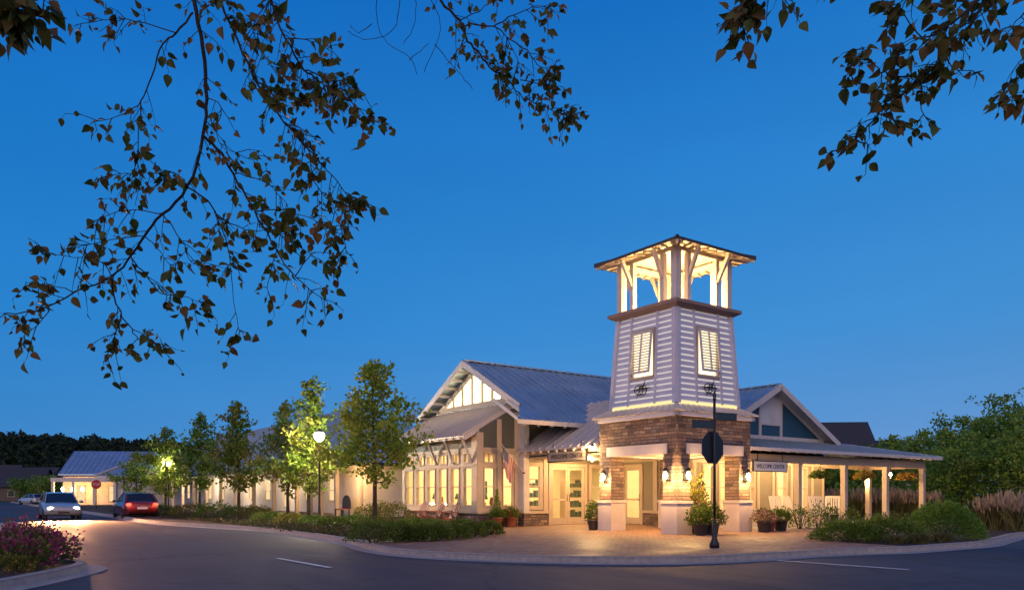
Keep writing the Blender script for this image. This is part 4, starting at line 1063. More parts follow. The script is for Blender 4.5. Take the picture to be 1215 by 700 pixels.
# ================================================================== PLANTERS, CHAIRS, SHRUBS
def planter(p, r, h, potmat, leafs, label, ph, pw, group='potted plants round the entrance'):
    o = empty('planter', T(p), label, 'planter', group)
    b = MB(T(p)); b.lathe([(r*.68,0),(r*.75,h*.1),(r*.96,h*.85),(r*1.06,h*.87),(r*1.06,h),(r*.92,h),(r*.9,h-.05)],n=18); b.build('pot', M[potmat], o)
    for i,(mt,n,ls,k) in enumerate(leafs):
        P,A = mound_pts((p[0],p[1],p[2]+h-.05), pw*k, pw*k, ph*(1.0 if i==0 else .95), n, abs(int(p[0]*100))+i, .2, .35)
        leaf_obj('flower_foliage' if 'flower' in mt else 'foliage', M[mt], P, ls, o, i+3, .6, 0, .2, axis=A)
    return o
def fz(v,u): return F @ Vector((v,u,0))
planter(fz(.35,-.62),.24,.34,'potdark',[('leaf_hedge',700,.09,1),('leaf_gold',180,.07,1)],'dark pot of bushy green plants at the centre pier',.55,.42)
planter(fz(.92,-.58),.22,.33,'potdark',[('leaf_hedge',600,.09,1),('flower_orange',260,.06,1.02)],'dark pot of orange flowers just right of the centre pier',.62,.38)
planter(fz(.95,.05),.22,.40,'potdark',[('leaf_gold',900,.10,1)],'tall golden climbing plant in a pot inside the tower arch',1.5,.34)
planter(fz(3.62,-.45),.24,.36,'potdark',[('leaf_hedge',400,.07,1),('flower_white',520,.075,1.0)],'dark pot of pink and white flowers at the right pier',.42,.40)
planter(fz(4.15,-.25),.22,.36,'potred',[('leaf_hedge',420,.08,1),('flower_pink',120,.05,1)],'brown pot of low greenery right of the white flowers',.34,.34)
planter(fz(4.85,-.2),.24,.36,'potdark',[('leaf_hedge',600,.09,1)],'dark pot of trailing green leaves at the porch corner',.42,.36)
planter(fz(-.02,3.80),.2,.34,'potdark',[('leaf_hedge',520,.08,1)],'dark pot of tall greenery left of the left pier',.7,.26)
planter(fz(-.70,7.75),.24,.36,'potred',[('leaf_hedge',420,.08,1),('flower_orange',240,.06,1),('leaf_gold',160,.06,1)],'red pot of yellow and green plants by the corner column',.42,.42)
planter(fz(-1.35,7.70),.22,.36,'potred',[('leaf_hedge',420,.08,1)],'red pot of plain green leaves under the side windows',.36,.36)
c0 = fz(-1.15,8.0)
root = empty('conifer', T(c0), 'small dark cone shaped conifer under the side windows', 'conifer')
b = MB(T(c0)); b.tube([(0,0,-.03),(0,0,1.2)],[.03,.008],6); b.build('trunk', M['bark'], root)
g = np.random.default_rng(4); z = g.uniform(0.05,1,900)**1.3; a = g.uniform(0,6.28,900); rr = .28*(1-z)*g.uniform(.6,1,900)
leaf_obj('crown', M['leaf_wood'], np.stack([c0.x+rr*np.cos(a), c0.y+rr*np.sin(a), .15+1.25*z],1), .07, root, 5, .4, 0, .6)

def basket(p, label, mats):
    o = empty('hanging_basket', T(p), label, 'hanging basket', 'hanging flower baskets under the porch beam')
    b = MB(T(p)); b.lathe([(.03,-.16),(.14,-.12),(.19,-.02),(.2,0),(.17,0),(.1,-.04)],n=14); b.build('bowl', M['twig'], o)
    for k in range(3):
        a=k*2.094; b = MB(T(p)); b.tube([(.19*math.cos(a),.19*math.sin(a),0),(0,0,.40)],.005,5); b.build('chain', M['darkmetal'], o)
    for i,(mt,n) in enumerate(mats):
        P,A = mound_pts((p.x,p.y,p.z-.14),.40,.40,.28,n,abs(int(p.x*50))+i,.25,.4); leaf_obj('foliage' if 'leaf' in mt else 'flower_foliage', M[mt], P,.075,o,i+1,.6,.25,0,axis=A)
basket(F @ Vector((9.35,1.19,1.98)),'hanging basket of dark fern between the second and third posts',[('leaf_hedge',900)])
basket(F @ Vector((12.45,1.19,1.98)),'hanging basket of red flowers right of the middle post',[('leaf_wood',350),('flower_orange',700)])
basket(F @ Vector((15.75,1.19,1.98)),'hanging basket of orange flowers between the last two front posts',[('leaf_wood',250),('flower_orange',650)])

def rocker(M4,label):
    o = empty('rocking_chair', M4, label, 'rocking chair', 'white rocking chairs on the porch')
    w=.27
    for s in (-1,1):
        b = MB(M4); pts=[(s*w,-.42+.84*i/10,.02+.30*((i/10-.5)**2)*1.1) for i in range(11)]; b.tube(pts,.022,6); b.build('rocker', M['white'], o)
        b = MB(M4); b.bar((s*w,-.24,.03),(s*w,-.24,.62),.045,.045,(0,1,0)); b.build('leg', M['white'], o)
        b = MB(M4); b.bar((s*w,.24,.03),(s*w,.30,.62),.045,.045,(0,1,0)); b.build('leg', M['white'], o)
        b = MB(M4); b.bar((s*(w+.02),-.32,.64),(s*(w+.02),.32,.64),.10,.025); b.build('armrest', M['white'], o)
    b = MB(M4)
    for i in range(6): y=-.26+i*.09; b.box(-w,w,y,y+.075,.42-.012*i,.44-.012*i)
    b.build('seat', M['white'], o)
    b = MB(M4)
    for i in range(6):
        x=-.225+i*.09; b.bar((x,.22,.38),(x,.42,1.10),.06,.018,(0,1,0))
    b.bar((-w,.43,1.10),(w,.43,1.10),.03,.10); b.bar((-w,.22,.40),(-w,.42,1.12),.045,.04,(0,1,0)); b.bar((w,.22,.40),(w,.42,1.12),.045,.04,(0,1,0))
    b.build('backrest', M['white'], o); return o
rk0 = rocker(F @ T((7.0,2.6,.016)) @ RZ(8),'white rocking chair nearest the tower on the porch')
for v,u,a,l in ((8.6,2.4,-15,'white rocking chair just behind the first free porch post'),(9.7,2.5,12,'white rocking chair under the dark hanging fern'),(10.4,1.9,-30,'white rocking chair turned sideways left of the middle post'),(11.9,2.3,-60,'white rocking chair at the far end by the shrubs')):
    dup(rk0, None, F @ T((v,u,.016)) @ RZ(a), l)
def side_table(M4,label):
    o = empty('side_table', M4, label, 'table', 'small white tables between the rocking chairs')
    b = MB(M4); b.lathe([(.24,.46),(.26,.47),(.26,.49)],n=18); b.build('tabletop', M['white'], o)
    for k in range(4):
        a=k*math.pi/2+.6; b = MB(M4); b.bar((.15*math.cos(a),.15*math.sin(a),.46),(.2*math.cos(a),.2*math.sin(a),0),.035,.035); b.build('leg', M['white'], o)
    return o
st0 = side_table(F @ T((7.8,2.5,.016)),'small round white table beside the rocking chair nearest the tower')
dup(st0, None, F @ T((11.1,2.5,.016)), 'small round white table beside the far rocking chair')
for i,(v,u,h,l) in enumerate(((6.6,.25,.75,'slim leafy plant in front of the porch left of the first free post'),(7.5,.10,.9,'tall leafy plant at the foot of the first free post'),(8.5,.2,.8,'leafy plant in front of the white rocking chairs'),(9.6,.1,.7,'leafy plant right of the rocking chairs by the junipers'))):
    p = fz(v,u); shrub('porch_plant', l, (p.x,p.y,.0), .38,.34,h,330,700+i,M['leaf_hedge'],.10,'leafy plants along the porch edge',.4,'plant',.5)
# red chairs in front of the bay windows
def red_chair(M4,label):
    o = empty('garden_chair', M4, label, 'garden chair', 'red wooden chairs in front of the bay windows')
    b = MB(M4)
    for i in range(5): y=-.25+i*.10; b.box(-.24,.24,y,y+.085,.36-.025*i,.38-.025*i)
    b.build('seat', M['chairred'], o)
    b = MB(M4)
    for i in range(5): x=-.2+i*.1; b.bar((x,.2,.26),(x*1.2,.48,.95-.06*abs(i-2)),.08,.02,(0,1,0))
    b.build('backrest', M['chairred'], o)
    for s in (-1,1):
        b = MB(M4); b.bar((s*.28,-.3,0),(s*.28,-.3,.55),.07,.03,(0,1,0)); b.build('leg', M['chairred'], o)
        b = MB(M4); b.bar((s*.26,.45,0),(s*.26,-.28,.38),.03,.08); b.build('leg', M['chairred'], o)
        b = MB(M4); b.bar((s*.30,-.38,.56),(s*.30,.36,.56),.12,.025); b.build('armrest', M['chairred'], o)
    return o
rc0 = red_chair(F @ T((-2.7,9.1,.0)) @ RZ(-90),'red wooden chair under the bay window nearest the corner')
for u,a,l in ((10.3,-100,'red wooden chair under the middle bay windows'),(11.5,-80,'red wooden chair under the third bay window from the left')):
    dup(rc0, None, F @ T((-2.7,u,0)) @ RZ(a), l)
# arched red and white board at the rear wall replaced by a dark barrel seat of the photo
Q = F @ T((-.55,23.6,0)); o = empty('garden_bench', Q, 'dark arched bench against the cream rear wall', 'bench')
b = MB(Q @ RZ(-90)); b.box(-.55,.55,-.4,.05,.40,.45); b.build('seat', M['chairred'], o)
b = MB(Q @ RZ(-90)); b.prism([(-.55,.05,.45)]+[(.55*math.cos(R(180-15*i)),.05,.75+.45*math.sin(R(15*i))) for i in range(13)]+[(.55,.05,.45)],(0,.05,0)); b.build('backrest', M['potdark'], o)
for s in (-1,1):
    for y in (-.35,.0): b = MB(Q @ RZ(-90)); b.box(s*.5-.03,s*.5+.03,y-.03,y+.03,0,.4); b.build('leg', M['potdark'], o)

GH = 'clipped shrubs in the hedge row at the plaza edge'
hl = ['big dark shrub at the left end of the hedge row by the kerb','second shrub from the left in the hedge row','third shrub from the left in the hedge row','middle shrub of the hedge row','third shrub from the right in the hedge row','second shrub from the right in the hedge row','round shrub at the right end of the hedge row by the plaza']
for i,(px,py,r_,h) in enumerate(((443,645,.72,.60),(472,643.5,.52,.48),(496,643,.50,.42),(518,642,.47,.43),(539,640,.48,.40),(560,637.5,.46,.43),(580,635,.44,.40))):
    Y = 1098/(py-587)+.5; p = at(px,587,Y); shrub('hedge_shrub', hl[i], (p.x,p.y,-.01), r_,r_,h, 1900, 20+i, M['leaf_hedge'], .065, GH)
# shrubs behind, along the kerb and the walls
BG = 'loose shrubs in the street side bed'
n_=0
for (px,Y,rx,h,mt,ls,l) in ((318,34,.9,.42,'leaf_hedge',.09,'low green shrub under the left of the twin trees'),(345,32,.7,.42,'leaf_gold',.09,'golden shrub between the cream porch posts'),
    (395,28.5,.8,.38,'leaf_hedge',.08,'dark low shrub in front of the street lamp'),(420,30,.8,.42,'leaf_juniper',.08,'green shrub in front of the arched bench'),
    (452,31.5,.7,.95,'leaf_red',.08,'tall brownish shrub against the cream wall behind the tall tree'),(470,30.2,.8,.9,'leaf_gold',.08,'olive shrub at the left end of the bay windows'),
    (436,31.5,.7,.8,'leaf_red',.08,'brownish shrub left of the tall tree trunk'),
    (490,27.5,.7,.36,'leaf_juniper',.08,'low green shrub under the left bay windows'),(515,26.9,.6,.32,'leaf_juniper',.08,'low green shrub under the middle bay windows'),(545,26.5,.6,.34,'leaf_hedge',.08,'low green shrub under the right bay windows'),
    (372,31,.7,.36,'leaf_juniper',.08,'low green shrub at the foot of the street lamp'),
    (255,42,1.3,.8,'leaf_juniper',.11,'wide green shrub under the dark pointed tree'),(285,41,1.2,.6,'leaf_hedge',.1,'dark low shrub right of the dark pointed tree trunk'),(226,44,1.2,.7,'leaf_red',.1,'reddish shrub between two far street trees'),(305,39,1.0,.6,'leaf_red',.1,'reddish brown shrub left of the cream porch posts'),
    (190,47,1.1,.6,'leaf_hedge',.1,'dark shrub at the foot of the bright green tree')):
    p = at(px,587,Y); shrub('shrub', l, (p.x,p.y,-.01), rx,rx*.9,h,1100,60+n_,M[mt],ls,BG); n_+=1
# ground cover in the street side bed
g = np.random.default_rng(11); pts=[]
A_ = Vector((-4.1,20.9,0)); 
for k in range(17000):
    u = g.uniform(-1.5,44); w = abs(g.normal())*1.3+.35
    i = None
    p = F @ Vector((0,0,0)); dd = (F.to_3x3() @ Vector((0,1,0))); nn = (F.to_3x3() @ Vector((1,0,0)))
    q = Vector((-5.2,22.2,0)) + dd*u + nn*w
    if u < 1 and w > 1.8: continue
    pts.append((q.x,q.y,g.uniform(0,.06)*(1+.6*math.sin(u*1.7+w))))
leaf_obj('ground_cover', M['cover'], pts, .085, None, 3, .6, 0, .25, label='low mixed ground cover along the street kerb', cat='ground cover', kind='stuff')
pts=[]
for k in range(4200):
    v = g.uniform(-5,-2.1); u = g.uniform(8.3,15)
    q = F @ Vector((v,u,0)); pts.append((q.x,q.y,g.uniform(0,.07)))
leaf_obj('ground_cover', M['leaf_juniper'], pts, .09, None, 4, .35, 0, .9, label='grassy ground cover in front of the bay windows', cat='ground cover', kind='stuff')
# right hand beds
p = at(1005,587,20.3); shrub('juniper_shrub','low spreading juniper at the left of the right hand bed',(p.x,p.y,-.01),.95,.75,.50,4600,90,M['leaf_juniper'],.075,'spreading junipers right of the plaza',.4)
p = at(1050,587,20.4); shrub('juniper_shrub','wide spreading juniper left of the big round bush',(p.x,p.y,-.01),1.0,.8,.62,5000,91,M['leaf_juniper'],.075,'spreading junipers right of the plaza',.4)
p = at(1120,587,21.2); shrub('round_bush','big round green bush at the kerb on the right',(p.x,p.y,-.01),1.0,.9,1.0,8000,92,M['leaf_bush'],.07,None,.5,'bush',.2,True,.07)
for i,(px,Y,h,l) in enumerate(((1062,19.2,.34,'small grassy tuft in front of the wide juniper'),(1090,19.3,.36,'small grassy tuft between juniper and round bush'),(1118,19.9,.34,'small grassy tuft in front of the round bush'))):
    p = at(px,587,Y); grass_clump('grass_tuft', l, (p.x,p.y,-.01), h, .6, 300+i, 'small grass tufts at the right kerb', False)
GG='plumed ornamental grasses'
gl=['plumed grass nearest the kerb at the right edge','plumed grass at the right edge behind the kerb','plumed grass right of the round bush','plumed grass between the round bush and the woods','plumed grass in front of the wood trunks','plumed grass just right of the last porch post','plumed grass behind the last porch post','plumed grass left of the last porch post','lit plumed grass behind the third porch post','lit plumed grass behind the hanging lantern','plumed grass behind the middle porch post','plumed grass behind the rocking chairs','plumed grass at the far end of the cream wall']
for i,(px,Y,h) in enumerate(((1205,26,1.25),(1185,27,1.3),(1168,27.5,1.15),(1196,29.5,1.4),(1222,28,1.3),(1108,37,1.45),(1088,38,1.5),(1072,38.5,1.5),(1060,39,1.6),(1040,39.5,1.6),(1018,40,1.6),(1000,40.5,1.55),(985,41,1.6))):
    p = at(px,587,Y); grass_clump('grass_clump', gl[i], (p.x,p.y,-.015), h, .95, 320+i, GG)
# flower island
FG='pink flowering shrubs on the corner island'
fl=['pink flowering shrub at the tip of the island','pink flowering shrub nearest the kerb on the island','pink flowering shrub in the middle of the island','tall pink flowering shrub at the back of the island','pink flowering shrub at the left edge of the photo']
for i,(px,Y,rx,h) in enumerate(((52,14.0,.62,.50),(20,12.6,.60,.46),(30,13.6,.66,.56),(34,14.7,.6,.62),(2,13.4,.7,.60))):
    p = at(px,587,Y); root = empty('flower_shrub', T((p.x,p.y,-.01)), fl[i], 'flower shrub', FG)
    P,A = mound_pts((p.x,p.y,-.01),rx,rx*.8,h,700,400+i,.2,.3); leaf_obj('foliage', M['leaf_hedge'], P,.07,root,i,.6,0,.2,axis=A)
    P,A = mound_pts((p.x,p.y,.02),rx*1.03,rx*.83,h*1.03,800,430+i,.25,.7); leaf_obj('blossoms', M['flower_pink'], P,.055,root,i+9,.8,0,.3,axis=A)
    b = MB(); r=random.Random(i)
    for k in range(6): a=k*1.05; b.tube([(p.x,p.y,-.03),(p.x+rx*.6*math.cos(a),p.y+rx*.5*math.sin(a),h*.75)],[.012,.004],5)
    b.build('stem', M['twig'], root)
for i,(px,Y,s,l) in enumerate(((8,12.0,.24,'bright green tuft at the front of the island'),(24,12.1,.2,'small green tuft beside the island kerb'))):
    p = at(px,587,Y); shrub('green_tuft', l, (p.x,p.y,-.01), s,s,s*1.1,260,450+i,M['leaf_gold'],.06,'green tufts on the island',.4,'plant',.4,False)
def rock(p,r,label,seed):
    b = MB(); b.ball((0,0,0),r,14,9); g=random.Random(seed)
    ph=[g.uniform(0,6) for _ in range(6)]
    for i,v in enumerate(b.v):
        f=1+.16*math.sin(v.x*5/r[0]*.5+ph[0])*math.cos(v.y*4/r[1]*.5+ph[1])+.09*math.sin(v.z*9/r[2]*.5+ph[2]); b.v[i]=v*f+p
    return b.build('boulder', M['rock'], None, label, 'boulder', 'boulders on the corner island')
rock(at(9,587,16.2)+Vector((0,0,-.92)),Vector((.34,.3,.30)),'pale boulder at the back of the island',1) if False else None
p=at(9,587,15.6); rock(Vector((p.x,p.y,.30)),Vector((.26,.24,.34)),'pale boulder standing behind the pink shrubs',1)
p=at(-8,587,15.6); rock(Vector((p.x,p.y,.30)),Vector((.26,.24,.40)),'pale boulder at the left edge of the photo',2)

# ================================================================== STREET TREES AND WOOD
TG='street trees in the planting bed'
def T_(px,Y): p=at(px,587,Y); return p.x,p.y
x,y=T_(444,28.0); tree('street_tree','tall slim green tree left of the bay windows',x,y,6.75,1.75,1.9,4700,1,M['leaf_street'],.17,TG)
x,y=T_(366,35.5); tree('street_tree','bright lit tree behind the near street lamp',x,y,7.3,1.3,1.65,4000,2,M['leaf_street'],.175,TG)
x,y=T_(341,37.5); tree('street_tree','lit tree just left of the near street lamp',x,y,6.3,1.3,1.45,3000,3,M['leaf_street2'],.18,TG)
x,y=T_(283,45); tree('street_tree','dark green tree with a pointed crown left of the cream posts',x,y,7.3,1.6,1.65,3400,4,M['leaf_street2'],.20,TG)
x,y=T_(236,52); tree('street_tree','dark narrow tree in front of the small white gable',x,y,7.4,1.6,1.45,3000,5,M['leaf_wood'],.21,TG)
x,y=T_(196,58); tree('street_tree','bright green tree lit by the far street lamp',x,y,7.0,1.2,1.95,4000,6,M['leaf_street'],.21,TG)
x,y=T_(162,63); tree('street_tree','small dark tree beside the far blue roofed house',x,y,5.2,1.2,1.7,2200,7,M['leaf_wood'],.2,TG)
WG='trees of the wood at right'
wl=['small wood tree with a pale tip left of the wood','slender wood tree at the left end of the wood','leaning wood tree beside the porch corner','broad wood tree behind the porch corner','tall wood tree left of the tallest crown','tallest wood tree at the right edge','broad low wood tree behind the right grasses','dark wood tree at the right edge of the photo','low wood tree behind the round bush','tall far wood tree rising over the right crowns','low wood tree behind the last porch post','bushy wood tree seen between the porch posts','bushy wood tree seen behind the hanging fern']
for i,(px,Y,h,cb,cr,n) in enumerate(((1056,62,6.6,1.5,1.6,1700),(1096,55,6.4,2.0,1.8,1900),(1122,47,5.6,1.4,1.8,2500),(1143,50,7.0,1.6,2.1,2700),(1168,46,6.4,1.5,2.0,2900),(1196,44,6.6,1.5,2.1,3200),(1180,38,4.3,.9,1.9,3400),(1215,36,4.6,.8,1.8,3200),(1140,40,3.9,.8,1.8,3000),(1192,62,10.4,4.0,2.6,2200),(1108,45,3.8,.6,1.9,2800),(1030,60,4.2,.5,2.4,2600),(985,62,4.0,.5,2.6,2400),(1240,44,7.0,1,2.4,3000))):
    if i>=len(wl): wl.append('wood tree cut off by the right edge of the photo')
    x,y=T_(px,Y); tree('wood_tree',wl[i],x,y,h,cb,cr,n,500+i,M['leaf_wood'],.21*Y/48,WG,'round')
# low undergrowth at the wood edge
pts=[]
for k in range(9000):
    px=g.uniform(990,1260); Y=g.uniform(46,66); q=at(px,587,Y); pts.append((q.x,q.y,abs(g.normal())*.8))
leaf_obj('undergrowth', M['leaf_wood'], pts, .28, None, 8, .6, 0, .4, label='dark undergrowth at the foot of the wood', cat='undergrowth', kind='stuff')
for i,(px,Y,h,l) in enumerate(((48,118,4.5,'green tree behind the parked car'),(25,130,4.2,'dark tree in front of the far left houses'),(62,105,4.0,'small tree at the corner of the far blue roofed house'))):
    x,y=T_(px,Y); tree('far_tree',l,x,y,h,.6,2.1,1500,600+i,M['leaf_wood'],.3,'trees at the far end of the street','round')

# ================================================================== HILL
b = MB(); nx=60; V=[]; Fc=[]
hx = lambda i: -900+i*15.5
def hill_h(x): 
    px = 607+x/420*FPX
    return max(0,(HZ-(519+max(0,px-60)*.075))/FPX*420+1.2-6) if px<700 else max(0,24-(px-700)*.06)
for i in range(nx+1):
    for j,(yy,f) in enumerate(((300,0.),(330,.25),(370,.7),(420,1.0),(520,.9),(700,.3))): V.append((hx(i),yy,hill_h(hx(i))*f-.3))
for i in range(nx):
    for j in range(5): Fc.append((i*6+j,(i+1)*6+j,(i+1)*6+j+1,i*6+j+1))
b.smooth=True; b.add(V,Fc); b.build('hill', M['soil'], None, 'low wooded hill on the horizon', 'hill', kind='structure', origin=(0,0,0))
g = np.random.default_rng(21); C=[]; S=[]; TN=[]
for k in range(1500):
    x = g.uniform(-470,-60); j = g.uniform(0,1); yy = 305+j*122
    f = np.interp(yy,[300,330,370,420],[0,.25,.7,1.0]); z = hill_h(x)*f-.3
    r_ = g.uniform(2.6,4.6); hh = g.uniform(6,10); n=95
    th=g.uniform(0,6.28,n); ct=g.uniform(-.35,1,n); s_=np.sqrt(1-ct**2)
    C.append(np.stack([x+r_*s_*np.cos(th), yy+r_*s_*np.sin(th), z+hh*.55+ct*hh*.45],1)); TN.append(np.full(n,g.uniform(0,1)))
leaf_obj('hill_forest', M['forest'], np.concatenate(C), 1.8, None, 22, .9, .1, 0, tone=np.concatenate(TN), label='dark forest covering the far hill', cat='forest', kind='stuff')

# ================================================================== FAR BUILDINGS
def gable_house(Q, L, W, ze, zr_, wall, roofm, label, wins=(), group=None, cat='house', over=.5):
    o = empty('far_house', Q, label, cat, group)
    b = MB(Q); b.box(-L/2,L/2,-W/2,W/2,-.1,ze); b.prism([(-L/2,-W/2,ze),(-L/2,W/2,ze),(-L/2,0,zr_-.15)],(L,0,0)); b.build('wall', M[wall], o)
    b = MB(Q); e=W/2+over; k=(zr_-ze)/(W/2); zz=zr_-k*e
    for s in (-1,1):
        b.prism([(-L/2-over,0,zr_),(L/2+over,0,zr_),(L/2+over,s*e,zz),(-L/2-over,s*e,zz)],(0,0,-.18))
        if roofm=='roof':
            nn=Vector((0,s*k,1)).normalized()
            n=int(L/.6)
            for i in range(n+1): xx=-L/2-over+.05+(L+2*over-.1)*i/n; b.bar(Vector((xx,0,zr_))+nn*.03,Vector((xx,s*e,zz))+nn*.03,.06,.06,nn)
    b.build('roof', M[roofm], o)
    for (x0,x1,z0,z1,lit) in wins:
        window(o, Q @ T((0,-W/2-.05,0)), x0,x1,z0,z1,.10,rails=((z0+z1)/2,), pane='farglow' if lit else 'carglass')
    return o
# blue roofed house at the far left
px0=118; Yb=97; pc=at(px0,587,Yb); QL = T((pc.x,pc.y+4,0)) @ RZ(6)
o = gable_house(QL, 9.6, 8, 4.1, 6.9, 'creamside','roof','far cream house with a blue metal roof and a lit porch at left',(), None,'house',.4)
b = MB(QL); b.box(-4.9,4.9,-7.0,-4.45,3.15,3.3); b.box(-4.9,4.9,-7.02,-6.9,2.8,3.15); b.build('porch_roof', M['white'], o)
for x in (-4.7,-2.3,.1,2.5,4.6): b = MB(QL); b.box(x-.15,x+.15,-6.95,-6.65,-.1,2.8); b.build('porch_post', M['white'], o)
for x,l in ((-3.6,0),(-2.5,0),(-1.3,0)):
    b = MB(QL); b.ball((x,-6.75,1.9),(.18,.18,.28),8,6); b.build('lamp_globe', M['lampglow'], o)
    point('porch_lamp', QL @ Vector((x,-6.1,1.9)), 150, (1,.50,.18), .15, o)
point('porch_lamp', QL @ Vector((2.5,-5.8,2.3)), 130, (1,.58,.25), .15, o)
for x in (-3.2,.6,2.6): window(o, QL @ T((0,-4.05,0)), x,x+1.1,.3,2.4,.12, rails=(1.5,), pane='farglow')
pc2=at(158,587,88); Q2=T((pc2.x+.6,pc2.y,0)) @ RZ(4)
o = empty('far_house', Q2, 'grey far house with a hipped blue roof trimmed in white behind the small tree', 'house')
b = MB(Q2); b.box(-2.6,7.5,-.1,8,-.1,3.5); b.build('wall', M['greyside'], o)
b = MB(Q2); b.prism([(-4.6,-.6,3.35),(8,-.6,3.35),(8,4,6.3),(.2,4,6.1)],(0,0,-.15)); b.prism([(-4.6,-.6,3.35),(.2,4,6.1),(-1.5,8.5,3.6)],(0,0,-.15)); b.build('roof', M['roof'], o)
b = MB(Q2); b.bar((-4.65,-.62,3.40),(.2,3.98,6.2),.30,.16); b.bar((-4.6,-.62,3.22),(8,-.62,3.22),.06,.26); b.build('roof_trim', M['white'], o)
for x in (-2.5,-1.7,): b = MB(Q2); b.box(x-.12,x+.12,-.4,-.16,-.1,3.1); b.build('porch_post', M['white'], o)
for x in (1.2,3.6,5.8): window(o, Q2 @ T((0,-.1,0)), x,x+1.3,.8,2.5,.16, rails=(1.6,), pane='carglass')
for i,(px,Y,L,W,ze,zr2,a,l) in enumerate(((8,165,16,9,3.4,7,10,'dark brown house at the far left edge'),(38,190,14,9,4,8,-8,'dark house behind the green tree at far left'),(-10,200,15,9,4,9,0,'dark tall roofed house at the far left edge'))):
    p=at(px,587,Y); gable_house(T((p.x,p.y,0)) @ RZ(a),L,W,ze,zr2,'darkwall','darkroof',l,((-2,-.6,.8,2.2,i==0),(2,3.4,.8,2.2,False)),'dark houses at the far end of the street')
for i,(px,Y,L,W,ze,zr2,a,l) in enumerate(((982,86,7.5,9,5.0,9.3,-6,'dark roofed house rising behind the porch gable'),(1034,92,9,9,5.0,7.7,-10,'dark roofed house left of the slender wood tree'),(1068,100,9,9,4.6,7.2,-10,'low dark roofed house behind the wood'))):
    p=at(px,587,Y); gable_house(T((p.x,p.y,0)) @ RZ(a),L,W,ze,zr2,'darkwall','darkroof',l,((-1,.4,.8,2.4,False),(2,3.2,.8,2.4,False)),'dark houses behind the porch')
# white bollard at the far kerb
p=at(52,587,112); Q=T((p.x,p.y,ROADZ)); o=empty('bollard',Q,'white post standing beside the parked car','post')
b=MB(Q); b.lathe([(.22,0),(.22,.08),(.16,.12),(.16,1.75)],n=12); b.build('shaft',M['white'],o); b=MB(Q); b.lathe([(.19,1.75),(.19,1.85),(.08,1.98),(.01,2.0)],n=12); b.build('cap',M['white'],o)

